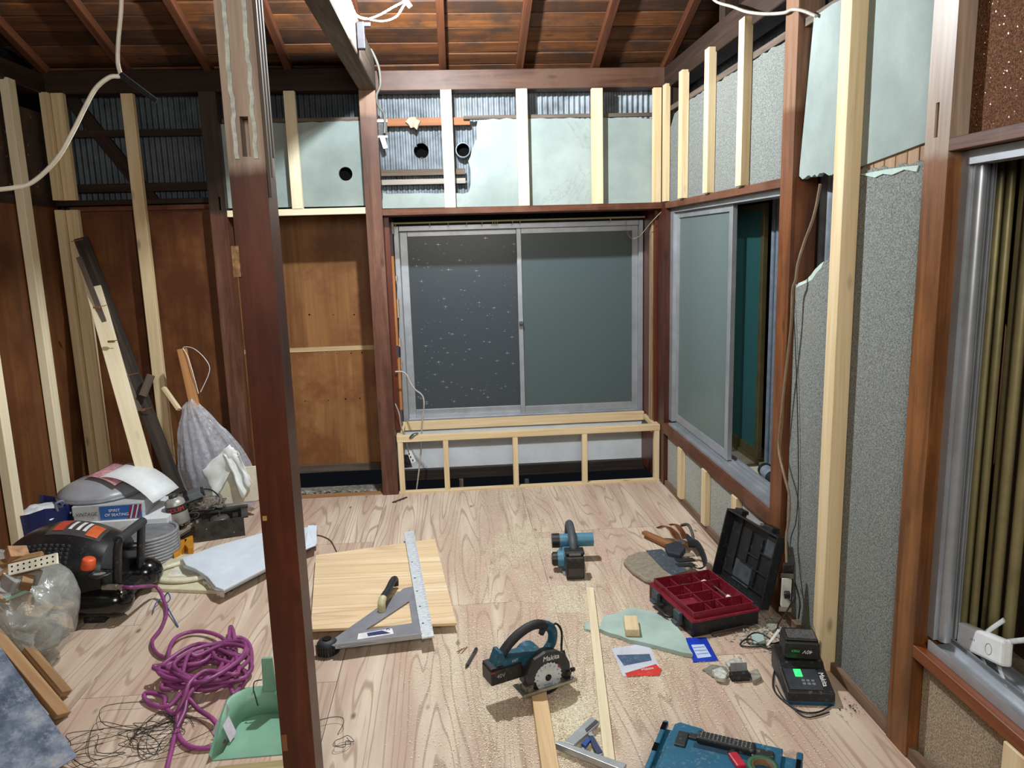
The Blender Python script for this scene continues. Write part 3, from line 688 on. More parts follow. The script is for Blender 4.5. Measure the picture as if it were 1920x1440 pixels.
G().box(1.44, 1.70, 3.0, 4.8, .385, .40).build('box_floor', plain('beige_box_floor', (176, 168, 150), .7, 0, .1, 10), w2)
ysash(w2, 1.56, 3.79, 4.66, .42, 1.74, .035, TEALG, OLDAL)
G().box(1.545, 1.60, 3.0, 4.7, .40, .42).build('outer_track', OLDAL, w2)
for y, c in ((3.70, 'outer_rail'), (3.645, 'outer_rail'), (3.60, 'outer_rail')):
    G().cyl((1.58, y, .41), (1.58, y, 1.76), .016, n=10).build(c, plain('blue_grey_bar', (120, 132, 146), .4, .4), w2)
G().box(1.44, 1.7, 3.0, 4.8, 1.76, 1.775).build('box_top', darkwood('Y'), w2)
G().box(1.44, 1.7, 3.03, 3.04, .40, 1.76).build('box_end', VOID(), w2)
# window_3: aluminium frame at the right picture edge, open to the dark
yb = 1.985
w3 = struct(G().box(1.35, 1.365, yb-.03, yb, .40, 1.775).cyl((1.38, yb-.035, .40), (1.38, yb-.035, 1.76), .018, n=12).box(1.402, 1.408, yb-.03, yb, .40, 1.76).box(1.412, 1.418, yb-.035, yb, .40, 1.76).box(1.424, 1.428, yb-.03, yb, .40, 1.76), 'window_3', AL)
G().box(1.345, 1.40, 1.1, yb-.03, 1.74, 1.775).build('head_rail', AL, w3)
g = G().box(1.335, 1.47, 1.1, yb-.03, .372, .385)
for x in (1.335, 1.385, 1.405, 1.435, 1.462): g.box(x, x+.005, 1.1, yb-.03, .385, .402)
g.build('sill_rail', AL, w3)
def board_strip(x, y0, y1, m, name): return G().cyl((x, (y0+y1)/2, .36), (x, (y0+y1)/2, 1.85), (y1-y0)/2, n=12).build(name, m, w3)
CUR = wood('brown_curtain', (64, 34, 18), (108, 66, 40), (156, 108, 72), 'Z', .6, .8, bump=0)
g = G(); n = 60
g.grid(lambda u, v: (1.58+.022*math.sin(u*70)+.012*math.sin(u*31+1), 2.02+.40*u, .35+1.5*v), n, 1)
g.build('curtain', CUR, w3, solid=.004)
for y0 in (1.93, 1.91, 1.875): pass
for k, (x, y0, y1) in enumerate(((1.50, 2.022, 2.050), (1.50, 1.985, 2.008), (1.52, 1.965, 1.985), (1.50, 1.90, 1.93), (1.50, 1.84, 1.87))):
    board_strip(x, y0, y1, OLDAL, 'storm_shutter_stile')
G().box(1.60, 1.62, 1.1, 2.02, .3, 1.85).build('dark_outside_board', darkwood('Z'), w3)
G().box(1.47, 1.70, 1.1, 2.0, .33, .345).build('outer_ledge', plain('dusty_ledge', (92, 84, 72), .9, 0, .3, 30), w3)

# bench frame of new wood below the back window
bf = thing('bench_frame', 'low box frame of new pale wood in front of the back window', 'frame', (.45, 4.8, 0))
PW = pale()
lumber('front_rail', (-.404, 4.80, .365), (1.31, 4.80, .365), .04, .045, PW, (0, 1, 0), bf)
lumber('back_rail', (-.385, 5.12, .372), (1.285, 5.12, .372), .06, .03, PW, (0, 1, 0), bf)
lumber('side_rail', (-.39, 4.822, .365), (-.39, 5.105, .372), .04, .03, PW, (0, 0, 1), bf)
lumber('side_rail', (1.295, 4.822, .365), (1.295, 5.105, .372), .04, .03, PW, (0, 0, 1), bf)
lumber('sole_plate', (-.41, 4.80, .006), (1.31, 4.80, .006), .014, .045, PW, (0, 1, 0), bf)
for x in (-.385, -.095, .355, .81, 1.29):
    lumber('upright', (x, 4.80, .013), (x, 4.80, .345), .034, .042, PW, (0, 1, 0), bf)
# ================================================================== LEFT CLUTTER
def mound(c, r, amp, fr, seed, n=40, m=26, zmin=0., fn=None):
    """crumpled closed bag: sphere grid pushed about by noise, flattened where it meets the floor"""
    g = G(); c = Vector(c)
    def f(u, v):
        a = 2*PI*u; b = PI*v; d = Vector((math.sin(b)*math.cos(a), math.sin(b)*math.sin(a), -math.cos(b)))
        k = 1+amp*mnoise.noise(d*fr+Vector((seed, 0, 0)))+amp*.5*mnoise.noise(d*fr*2.7+Vector((0, seed, 0)))
        p = Vector((d.x*r[0]*k, d.y*r[1]*k, d.z*r[2]*k)); p = c+p
        if fn: p = fn(p, d)
        p.z = max(p.z, zmin); return p
    return g.grid(f, n, m)
def pxslab(pts, z0, z1): 
    P = [FL(x, y, z1) for x, y in pts]; return G().prism([(p.x, p.y) for p in P], z0, z1)

# --- leaning timbers in the left corner
lumber('plank', BK(287, 935, 4.27), BK(158, 478, 4.72), .088, .022, whitewood(), (.2, -1, .2), label='bare pale plank leaning from the white cards up to the left corner', cat='plank')
dl = thing('old_batten', 'black weathered batten with nails sticking out, leaning behind the pale plank', 'batten', BK(340, 925, 4.46))
A, B_ = BK(335, 925, 4.46), BK(152, 447, 4.72)
lumber('batten', A, B_, .075, .035, wood('charcoal_timber', (22, 18, 16), (44, 38, 34), (78, 66, 56), 'Z', 1., .7), (.2, -1, .2), dl)
lumber('side_strip', BK(262, 770, 4.50), BK(148, 482, 4.66), .028, .02, greywood(), (.2, -1, .2), dl)
for px, py, b in ((185, 576, 1), (212, 640, 1), (245, 703, 0), (270, 768, 1), (140, 452, 0)):
    p = BK(px, py, 4.50); g = G().cyl(p+Vector((-.02, 0, -.003)), p+Vector((.045, 0, .01)), .0022, n=6)
    if b: g.box(p.x-.028, p.x+.006, p.y-.008, p.y+.008, p.z-.006, p.z+.005)
    g.build('nail', wood('nailed_chip', (92, 58, 30), (140, 92, 54), (170, 120, 76), 'X', 1.), dl)
lumber('wood_offcut', BK(268, 742, 4.5), BK(283, 703, 4.52), .04, .03, greywood(), (0, 1, 0), label='small grey offcut wedged against the black batten beside the bag', cat='offcut')
lumber('wood_offcut', BK(336, 768, 4.58), BK(307, 727, 4.66), .022, .03, pale(), (0, 1, 0), label='short pale stick poking out of the clear bag at left', cat='offcut')
lumber('wood_offcut', BK(366, 765, 4.60), BK(341, 654, 4.66), .055, .02, wood('orange_ply_scrap', (140, 92, 52), (182, 128, 80), (204, 154, 104), 'Z', .8), (0, 1, 0), label='tall tan board end sticking out of the clear bag, string looped over it', cat='offcut')
# --- clear bag with foam boards
def bagshape(p, d):
    t = min(1, max(0, p.z/.68)); k = 1-.58*t**1.25; cx = -1.705+.262*k
    ang = math.atan2(d.y, d.x); fold = 1+(.035*math.sin(ang*19)+.03*math.sin(ang*11+1))*min(1, .25+t)
    return Vector((cx+(p.x+1.44)*k*fold, 4.60+(p.y-4.6)*k*fold, p.z))
cb = thing('plastic_bag', 'clear crinkled plastic bag stuffed with white and cream foam boards, against the brown plywood', 'bag', (-1.43, 4.6, 0))
mound((-1.44, 4.6, .34), (.262, .13, .37), .07, 2.2, 3.1, 120, 44, .0, bagshape).build('bag_film', film_mat('clear_film', (214, 218, 228), .40, .14, 34, 1.), cb)
fo = plain('cream_foam', (226, 218, 196), .8, 0, .05, 30); fw_ = plain('white_foam_sheet', (232, 236, 232), .7, 0, .04, 20)
def foam(pts, y0, t, m, n): G().slab([BK(x, y, y0+k) for x, y, k in pts], (0, t, 0)).build(n, m, cb)
foam([(395, 900, 0), (415, 880, 0), (478, 875, 0), (484, 938, 0), (420, 945, 0), (385, 935, 0)], 4.475, .02, fo, 'foam_board')
def drape(q, seed):
    a_, b_, c__, d__ = [BK(x, y, 4.466) for x, y in q]; g = G()
    def f(u, v):
        p = a_.lerp(b_, u).lerp(d__.lerp(c__, u), v); nz = mnoise.noise(Vector((u*3, v*2, seed)))
        return p+Vector((.012*mnoise.noise(Vector((u*4, v*4, seed+5))), -.012+.022*nz, .014*mnoise.noise(Vector((v*3, u*5, seed+9)))))
    g.grid(f, 16, 16).build('foam_sheet', fw_, cb, solid=.002)
drape([(380, 880), (432, 832), (450, 852), (404, 938)], 1.); drape([(420, 852), (447, 846), (474, 905), (456, 936)], 7.)
foam([(340, 820, 0), (380, 800, 0), (395, 890, 0), (360, 900, 0)], 4.55, .03, plain('grey_foam', (150, 148, 160), .7), 'foam_block')
G().tube([BK(372, 738, 4.6), BK(362, 700, 4.61), BK(352, 668, 4.63), BK(343, 652, 4.65), BK(362, 653, 4.63), BK(384, 672, 4.6), BK(393, 695, 4.6), BK(376, 735, 4.6)], .0022, 6).build('string', WHITEP(), cb)
# --- stack: maroon board, two flat boxes, drum lid, cards
bx0, bx1 = BK(140, 985, 4.05), BK(295, 985, 4.05)
def boxat(name, label, cat, x0, x1, y0, y1, z0, z1, m, rz=0.):
    t = thing(name, label, cat, ((x0+x1)/2, (y0+y1)/2, z0), rz); wx, wy = (x1-x0)/2, (y1-y0)/2
    G().box(-wx, wx, -wy, wy, 0, (z1-z0)*.62).build('tray', m, t, local=True, bevel=.002)
    G().box(-wx-.003, wx+.003, -wy-.003, wy+.003, (z1-z0)*.62-.02, z1-z0).build('lid', m, t, local=True, bevel=.002); return t
G().box(-2.10, -1.60, 4.06, 4.42, 0, .098).build('storage_box', plain('maroon_box', (62, 24, 24), .6), label='dark maroon flat box at the bottom of the box stack at left', cat='box', bevel=.003)
b2 = boxat('cardboard_box', 'plain white flat cardboard box under the blue printed box at left', 'box', -2.09, -1.60, 4.03, 4.42, .099, .178, plain('white_card', (222, 226, 228), .6, 0, .04), .04)
t = b1 = boxat('cardboard_box', 'flat box printed blue with red stripes and white lettering, under the round lid', 'box', -2.08, -1.73, 4.05, 4.40, .179, .264, plain('grey_card', (182, 184, 186), .6, 0, .05), .05)
WB = WM[b1.name]; my = -.1785
def onfront(u0, u1, z0, z1, sk, m, name, d=.0):
    G(WB).add([(u0, my-d, z0), (u1, my-d, z0), (u1+sk, my-d, z1), (u0+sk, my-d, z1)], [(0, 1, 2, 3)]).build(name, m, b1, solid=.0008)
onfront(-.04, .172, .004, .078, .0, plain('print_blue', (46, 96, 168), .5, 0, .05), 'blue_print', .001)
for k, (c, w_) in enumerate((((150, 40, 46), .010), ((222, 222, 220), .006), ((150, 40, 46), .010), ((222, 222, 220), .006), ((150, 40, 46), .008))):
    onfront(.098+k*.0125, .098+k*.0125+w_, .004, .078, .022, plain(f'stripe{k%2}', c, .5), 'stripe', .002)
MT = WB @ Matrix.Translation((.035, my-.003, .052)) @ Matrix.Rotation(PI/2, 4, 'X')
text('SPIRIT', .022, MT, WHITEP(), b1); text('OF SEATING', .022, MT @ Matrix.Translation((.01, -.024, 0)), WHITEP(), b1)
MT = WB @ Matrix.Translation((-.11, my-.003, .04)) @ Matrix.Rotation(PI/2, 4, 'X'); text('VINTAGE', .026, MT, plain('ink_grey', (70, 70, 74), .6), b1, shear=.3)
lidc = (-2.02, 4.28, .266)
dl_ = thing('drum_lid', 'large round translucent grey lid lying on the printed box', 'lid', lidc)
G().lathe([(0, .105), (.05, .10), (.12, .082), (.185, .052), (.215, .03), (.22, .012), (.212, 0), (.19, .0), (.15, .03), (0, .06)], 48).build('dome', plain('grey_lid', (150, 152, 158), .35, 0, .08, 6, spec=.5), dl_, local=True)
G().lathe([(.214, .0), (.228, .002), (.229, .012), (.215, .016)], 48).build('rim', plain('grey_lid_rim', (128, 130, 136), .4), dl_, local=True)
def curl(p0, p1, w, h, m, name, label, cat, n=10):
    """card lying bent over: from p0 to p1, width vector w, bulge h"""
    p0, p1, w = Vector(p0), Vector(p1), Vector(w); g = G()
    g.grid(lambda u, v: p0.lerp(p1, u)+w*v+Vector((0, 0, h*math.sin(PI*min(1, u*1.0))**.8)), n, 2)
    return g.build(name, m, label=label, cat=cat, solid=.0015)
curl((-2.00, 4.19, .372), (-1.67, 4.08, .25), (.07, .20, .02), .055, plain('white_card2', (228, 232, 234), .5, 0, .03), 'card', 'bent white card draped over the round lid beneath the pale plank', 'card')
cd = curl((-2.07, 4.22, .374), (-1.88, 4.13, .345), (.06, .22, .015), .018, plain('pink_leaflet', (206, 150, 158), .6, 0, .25, 50), 'leaflet', 'pink and cream printed leaflet on top of the round lid', 'leaflet')
# --- blue folding bucket
bk = thing('bucket', 'dark blue fabric bucket holding a white bag, at the left wall', 'bucket', M=TRS((-2.275, 4.08, 0)) @ Matrix.Diagonal((1.22, 1.15, 1.12, 1)))
def faceted(r, z, k): return [(r*math.cos(2*PI*i/14)*(1+.03*math.sin(i*2.4+k)), r*.92*math.sin(2*PI*i/14), z+.012*math.sin(i*1.7)) for i in range(14)]
a, b, c = faceted(.125, 0, 0), faceted(.148, .245, 1), faceted(.12, .01, 0)
a = [(x, y, 0) for x, y, z in a]
d_ = [(x*.975, y*.975, z) for x, y, z in b]
g = G(); g.add(a+b, [(i, (i+1) % 14, 14+(i+1) % 14, 14+i) for i in range(14)]); g.add(b+d_, [(i, (i+1) % 14, 14+(i+1) % 14, 14+i) for i in range(14)]); g.add(d_+[(x*.9, y*.9, .02) for x, y, z in b], [(i, (i+1) % 14, 14+(i+1) % 14, 14+i) for i in range(14)]); g.add(a, [tuple(range(14))[::-1]])
BL = plain('navy_fabric', (22, 34, 84), .5, 0, .2, 14, .2)
g.build('shell', BL, bk, local=True)
mound((0.01, -.01, .19), (.115, .10, .045), .35, 2.5, 9, 24, 14, .0).build('white_liner', plain('white_bag', (226, 230, 232), .6), bk, local=True)
G().tube([(-.14, -.02, .235), (-.16, -.04, .29), (-.13, -.06, .30), (-.12, -.05, .245)], .005, 6).build('handle_loop', plain('pale_blue_strap', (120, 130, 170), .6), bk, local=True)
G().tube([(.13, -.05, .24), (.15, -.07, .28), (.125, -.085, .27), (.12, -.06, .22)], .006, 6).build('handle_loop', plain('pale_blue_strap', (120, 130, 170), .6), bk, local=True)
# --- grey ribbed duct coil
rc = thing('ribbed_hose_coil', 'coil of grey ribbed duct standing behind the black compressor', 'hose', (-1.66, 3.93, 0))
for k in range(9):
    z = .012+k*.0165; g = G()
    g.tube([(.15*math.cos(a_), .15*math.sin(a_), z) for a_ in [2*PI*i/32 for i in range(33)]], .0095, 6, 1); g.build('turn', plain('ribbed_grey', (140, 142, 144), .5, 0, .1), rc, local=True)
G().lathe([(0.0, .155), (.13, .15), (.145, .14)], 32).build('top_plate', plain('grey_plate', (118, 120, 124), .45), rc, local=True)
# --- tray with canister and clutter
tp = [FL(262, 985, .07), FL(330, 1008, .05), FL(392, 968, .06), FL(408, 928, .08), FL(352, 930, .11), FL(290, 955, .09)]
tr = thing('wooden_tray', 'dirty flat board serving as tray under the gas canister at left', 'board', (-1.62, 4.25, .03))
G().slab(tp, (0, 0, -.014)).build('tray_board', greywood('X'), tr)
g = G(); 
for i in (1, 2): 
    a_, b_ = Vector(tp[i]), Vector(tp[(i+1)]); g.slab([a_, b_, b_+Vector((0, 0, .018)), a_+Vector((0, 0, .018))], (-.012, .012, 0))
g.build('tray_rim', wood('pale_rim', (130, 120, 104), (168, 158, 140), (190, 182, 166), 'X', 1.), tr)
G().box(-1.78, -1.5, 4.2, 4.45, 0, .045).build('floor_block', greywood('X'), label='dark scrap block under the canister board at left', cat='block')
c0 = BK(336, 982, 4.14); 
cn = thing('gas_canister', 'tilted silver gas canister with a black band and red lettering', 'canister', M=TRS((c0.x, c0.y+.02, c0.z), .0, 0, -.16))
SIL = plain('silver_paint', (170, 168, 162), .4, .4, .1, 20)
G().lathe([(0, 0), (.050, 0), (.054, .006), (.054, .108), (.05, .128), (.036, .142), (.02, .148), (.02, .152), (0, .152)], 32).build('can', SIL, cn, local=True)
G().lathe([(.0545, .068), (.0548, .069), (.0548, .106), (.0545, .107)], 32).build('band', plain('band_black', (34, 32, 32), .5), cn, local=True)
G().lathe([(.022, .146), (.024, .15), (.022, .166), (.0, .168)], 20).build('cap', plain('cap_green_black', (44, 54, 48), .5), cn, local=True)
for i, ch in enumerate('COLEM'):   # letters wrapped round the band
    a_ = -PI/2-.30+i*.30
    M = WM[cn.name] @ Matrix.Translation((.0553*math.cos(a_), .0553*math.sin(a_), .087)) @ Matrix.Rotation(a_+PI/2, 4, 'Z') @ Matrix.Rotation(PI/2, 4, 'X')
    text(ch, .030, M, plain('letter_red', (190, 60, 48), .5), cn)
ad = thing('power_adapter', 'dark grey charger block with black ends lying behind the canister', 'charger', M=TRS(BK(352, 938, 4.32), .35, 0, -.25))
G().box(-.09, .09, -.05, .05, 0, .04, tx=.9, ty=.9).build('body', plain('slate_plastic', (92, 96, 98), .5), ad, local=True, bevel=.004)
G().box(-.012, .012, -.052, .052, .012, .044).box(.07, .098, -.046, .046, .004, .034).build('black_strap', BLACK(), ad, local=True, bevel=.003)
mound(BK(388, 945, 4.36), (.10, .06, .045), .5, 3, 5, 32, 16, .03).build('rolled_cloth', plain('dirty_cloth', (112, 104, 94), .9, 0, .5, 70, .5), label='dirty grey rolled cloth lying right of the gas canister', cat='cloth')
G().tube([BK(345, 985, 4.2), BK(350, 965, 4.2), BK(372, 962, 4.22), BK(368, 972, 4.2), BK(352, 970, 4.2), BK(362, 958, 4.22), BK(400, 955, 4.3), BK(412, 935, 4.35), BK(395, 918, 4.4), BK(370, 918, 4.4)], .004, 6).build('power_cable', BLACK(), label='looped black cable beside the gas canister', cat='cable')
G().tube([FL(305, 962, .1), FL(290, 975, .1), FL(275, 990, .08), FL(280, 1005, .06)], .0035, 6).build('power_cable', BLACK(), label='thin black cable hanging left of the gas canister', cat='cable')
mound(FL(300, 982, .075), (.09, .05, .03), .6, 3.3, 12, 24, 12, .05).build('black_adapter', dusty('black_clutter', (30, 30, 32), (150, 146, 136), .5, .8), label='black dusty plug pack lying at the canister foot', cat='adapter')
# orange clamps
oc = thing('spring_clamp', 'amber plastic clamp lying under the board below the gas canister', 'clamp', FL(330, 1035, 0))
AMB = plain('amber_plastic', (196, 132, 34), .4, 0, .1)
for pts in ([(298, 1040), (318, 1025), (336, 1012), (352, 1010), (340, 1032), (326, 1040), (318, 1030)], [(345, 1010), (362, 1002), (362, 1025), (352, 1027), (346, 1020)]):
    pxslab(pts, .004, .04).build('jaw', AMB, oc, bevel=.003)
G().tube([FL(300, 1008, .06), FL(306, 1022, .05), FL(316, 1030, .03)], .005, 6).build('white_tie', WHITEP(), oc)
# --- grey metal box with motor
mbx = thing('metal_box', 'open grey steel box holding a motor, left of the front pillar', 'box', M=frame(FL(368, 1018, 0), FL(460, 1004, 0)-FL(368, 1018, 0), ez=(0, 0, 1)))
GM = plain('grimy_steel', (72, 70, 66), .45, .6, .3, 20, .1); Lb = (FL(460, 1004)-FL(368, 1018)).length
g = G().box(0, Lb, 0, .003, 0, .11).box(0, Lb, .19, .193, 0, .11).box(0, .003, .003, .19, 0, .11).box(Lb-.003, Lb, .003, .19, 0, .11).box(.003, Lb-.003, .003, .19, 0, .003)
g.build('box_shell', GM, mbx, local=True)
G().box(-.004, Lb+.03, .16, .20, .105, .118).box(Lb-.01, Lb+.025, -.004, .16, .105, .112).build('flange', GM, mbx, local=True)
G().lathe([(0, .02), (.052, .02), (.055, .03), (.055, .085), (.045, .098), (.01, .10), (0, .10)], 28, Matrix.Translation((.13, .10, 0))).cyl((.13, .10, .1), (.13, .10, .13), .006, n=10).build('motor', plain('motor_grey', (104, 102, 96), .4, .6, .2), mbx, local=True)
G().box(.20, .23, .10, .17, .03, .09).box(.02, .07, .05, .16, .03, .075).build('coil_block', plain('dark_coil', (44, 40, 38), .6), mbx, local=True)
G().cyl((.06, -.002, .07), (.06, .004, .07), .004, n=8).cyl((.2, -.002, .03), (.2, .004, .03), .004, n=8).build('screws', STEEL(), mbx, local=True)
# --- cream ring board and stack of white sheets
rbp = [(283, 1103), (300, 1060), (332, 1040), (400, 1035), (430, 1060), (415, 1108)]
rb = thing('ring_board', 'cream plastic panel with an oval rimmed opening, partly under the white sheets', 'panel', FL(350, 1080, 0))
pxslab(rbp, .0, .018).build('panel', plain('cream_plastic', (206, 198, 168), .5, 0, .08), rb, bevel=.003)
oc_ = FL(352, 1070, .03); g = G()
g.tube([(oc_.x+.155*math.cos(a_), oc_.y+.115*math.sin(a_), .03) for a_ in [2*PI*i/40 for i in range(41)]], (.012, .02), 8, 1, flat=(0, 0, 1)); g.build('oval_rim', plain('cream_rim', (216, 210, 186), .45), rb)
ws = thing('sheet_stack', 'stack of folded white plastic sheets on the floor left of the front pillar', 'sheets', FL(470, 1060, 0))
WS = plain('white_sheeting', (212, 222, 232), .35, 0, .05, 8, .1)
base = [(338, 1052), (400, 1030), (500, 1004), (592, 992), (594, 1022), (500, 1072), (420, 1112), (402, 1108), (385, 1088), (366, 1074), (345, 1066)]
for k in range(4):
    o_ = k*2.5; P = [FL(x+random.uniform(-2, 2)+o_*.3*(x < 420), y+random.uniform(-1.5, 1.5)-o_*.4, .022+.012*k) for x, y in base]
    G().prism([(p.x, p.y) for p in P], .022+.012*k, .033+.012*k).build('sheet', WS, ws, bevel=.003)
P = [FL(572, 1030, .062), FL(592, 1022, .062), FL(594, 985, .11), FL(578, 985, .12), FL(566, 1010, .08)]
G().slab(P, (0, 0, -.004)).build('folded_corner', WS, ws)
g = G()
for k in range(26):
    t_ = random.random(); p = FL(385+37*t_+random.uniform(-3, 3), 1090+24*t_+random.uniform(-2, 3), .02); g.box(p.x-.012, p.x+.006, p.y-.003, p.y+.002, p.z-.016, p.z+.012)
g.build('frayed_fringe', plain('frayed_fringe', (206, 200, 184), .9), ws, kind='stuff')
G().box(-1.46, -1.30, 3.62, 3.78, .018, .021).build('paper_pad', plain('pad', (216, 212, 196), .8), label='cream paper under the white sheet stack', cat='paper')

# ================================================================== AIR COMPRESSOR
cp = thing('air_compressor', 'black twin-tank air compressor with orange knobs and red label, left of the hose', 'compressor', M=TRS((-1.745, 3.40, 0), -.06) @ Matrix.Diagonal((1.12, 1.12, 1.05, 1)))
BK_ = dusty('compressor_black', (24, 24, 26), (150, 140, 124), .32, .35, scale=40)
for y in (-.13, .13):
    g = G(); n = 24; M = Matrix.Translation((0, y, .085)) @ Matrix.Rotation(PI/2, 4, 'Y')
    prof = [(0, -.27)]+[(.066*math.sin(a_), -.21-.06*math.cos(a_)) for a_ in (PI*.12, PI*.25, PI*.38)]+[(.067, -.21), (.067, .20)]+[(.066*math.cos(a_), .20+.066*math.sin(a_)) for a_ in (PI*.12, PI*.25, PI*.38)]+[(0, .266)]
    g.lathe(prof, n, M); g.build('tank', plain('tank_gloss_black', (14, 14, 15), .18, 0, .3, 60, spec=.6), cp, local=True)
g = G()
def shell(u, v):
    x = -.27+.43*u; w_ = .185-.05*abs(u-.45)**2*2
    tz = .375-.30*abs(u-.52)**2.1*(1.35 if u < .5 else 1.0); t_ = -1+2*v; a_ = PI*(v)
    y = -w_*math.cos(a_); z = .10+(tz-.10)*max(0, math.sin(a_))**.62
    return (x, y, z)
g.grid(shell, 30, 30)
for u in (0, 1): g.add([shell(u, j/30) for j in range(31)], [tuple(range(31))[::(-1 if u else 1)]])
g.build('cover', BK_, cp, local=True)
G().box(-.26, .17, -.17, .17, .06, .11).box(-.2, -.12, -.16, -.1, 0, .03).box(.08, .16, -.16, -.1, 0, .03).box(-.2, -.12, .1, .16, 0, .03).box(.08, .16, .1, .16, 0, .03).build('base_frame', BLACK(), cp, local=True)
g = G()   # cooling slots on the near side of the cover
for r_ in range(6):
    for c__ in range(11):
        u = .22+c__*.05; v = .13+r_*.028; p = shell(u, v); g.box(p[0]-.004, p[0]+.004, p[1]-.0035, p[1]+.003, p[2]-.006, p[2]+.006)
g.build('vent_slots', plain('slot_grey', (70, 70, 72), .6), cp, local=True, kind='stuff')
def on_cover(u0, u1, v0, v1, m, name, h=.0015):
    G().grid(lambda a_, b_: tuple(Vector(shell(u0+(u1-u0)*a_, v0+(v1-v0)*b_))+Vector((0, 0, h))), 6, 4).build(name, m, cp, local=True)
on_cover(.46, .93, .36, .60, plain('label_grey', (66, 62, 62), .4), 'label_panel')
on_cover(.50, .60, .40, .56, plain('label_red', (176, 62, 44), .5), 'red_logo', .003)
on_cover(.80, .90, .38, .54, plain('label_orange', (196, 92, 40), .5), 'orange_label', .003)
for a_ in (.63, .70, .755): on_cover(a_, a_+.03, .42, .55, plain('label_white', (206, 206, 204), .5), 'white_label', .003)
p = shell(.95, .18)
for y, nm in ((-.145, 'knob'), (.13, 'knob')):
    x = .115
    G().lathe([(0, 0), (.026, 0), (.027, .006), (.024, .04), (.02, .045), (0, .046)], 20, Matrix.Translation((x, y, .235)) @ Matrix.Rotation(.25, 4, 'Y')).build(nm, plain('knob_orange', (226, 92, 48), .45), cp, local=True)
    G().tube([(x+.05+.036*math.cos(a_), y-.012+.03*math.sin(a_), .215+.0*a_) for a_ in [2*PI*i/20 for i in range(21)]], (.006, .012), 6, 1, flat=(0, 0, 1)).build('gauge_ring', BLACK(), cp, local=True)
    G().cyl((x+.05, y-.012, .205), (x+.05, y-.012, .214), .027, n=18).build('gauge_face', plain('gauge_face', (130, 132, 130), .3), cp, local=True)
g = G()
for y in (-.10, .10): g.tube([(.19, y, .08), (.20, y, .18), (.215, y, .30), (.225, y*.9, .335)], (.015, .026), 6, 3, flat=(1, 0, 0))
g.box(.17, .22, -.12, .12, .06, .10).build('handle_frame', BLACK(), cp, local=True)
G().cyl((.222, -.105, .335), (.222, .105, .335), .019, n=16).build('handle_grip', plain('rubber_grip', (46, 48, 52), .7), cp, local=True)
for z, l in ((.155, 'coupling'), (.115, 'coupling')):
    G().cyl((.17, -.155, z), (.225, -.16, z), .013, n=12).cyl((.225, -.16, z), (.245, -.16, z), .010, n=12).build(l, plain('brass_steel', (176, 168, 150), .3, .8), cp, local=True)

# ================================================================== PURPLE HOSE
HP = plain('purple_hose', (138, 66, 118), .42, 0, .2, 9)
cx = WM[cp.name] @ Vector((.25, -.16, .155))
pts = [cx, cx+Vector((.05, -.01, .0)), FL(292, 1100, .06), FL(308, 1128, .02), FL(312, 1150, .011), FL(302, 1178, .011), FL(286, 1200, .011), FL(288, 1218, .011), FL(306, 1232, .011), FL(345, 1237, .011), FL(395, 1228, .02), FL(425, 1205, .03), FL(446, 1195, .02), FL(465, 1205, .011), FL(472, 1230, .011), FL(466, 1265, .012), FL(440, 1300, .02)]
cc = FL(388, 1275, 0)
for k in range(64):
    a_ = -.6+k*.98; r1 = .075+.09*random.random(); r2 = .06+.07*random.random()
    pts.append((cc.x+random.uniform(-.045, .045)+r1*math.cos(a_), cc.y+random.uniform(-.045, .045)+r2*math.sin(a_)*1.15, .012+.0011*k+random.uniform(0, .016)))
pts += [FL(330, 1262, .08), FL(316, 1240, .05), FL(322, 1205, .03), FL(345, 1188, .02), FL(380, 1184, .02), FL(415, 1195, .03), FL(440, 1225, .06), FL(446, 1262, .07), FL(420, 1262, .08), FL(385, 1258, .09), FL(356, 1280, .09), FL(345, 1310, .06), FL(328, 1338, .02), FL(310, 1325, .011), FL(306, 1305, .02), FL(272, 1300, .02), FL(278, 1318, .011), FL(315, 1325, .02), FL(350, 1290, .05), FL(400, 1270, .07), FL(425, 1225, .05), FL(432, 1175, .03), FL(440, 1200, .04), FL(436, 1240, .06), FL(370, 1285, .07), FL(345, 1320, .04), FL(332, 1350, .012), FL(338, 1385, .011), FL(362, 1402, .011), FL(400, 1400, .011), FL(420, 1385, .011), FL(400, 1350, .02), FL(372, 1330, .03), FL(352, 1310, .05), FL(346, 1335, .03), FL(330, 1370, .011), FL(322, 1405, .011), FL(312, 1445, .011), FL(300, 1500, .011)]
ho = G().tube(pts, .0082, 8, 5).build('air_hose', HP, label='purple air hose running from the compressor into a messy coil beside the dustpan', cat='hose')
q = FL(309, 1118, .03)
G().tube([q, q+Vector((.02, -.01, .02)), q+Vector((.035, -.03, .0)), q+Vector((.02, -.05, -.01)), q, q+Vector((.02, -.05, -.01)), FL(334, 1175, .005)], .003, 5).tube([q, q+Vector((-.02, -.05, -.005)), q+Vector((-.01, -.12, -.02))], .0025, 5).build('blue_string', plain('blue_string', (60, 96, 150), .7), label='blue string tied round the purple hose', cat='string')
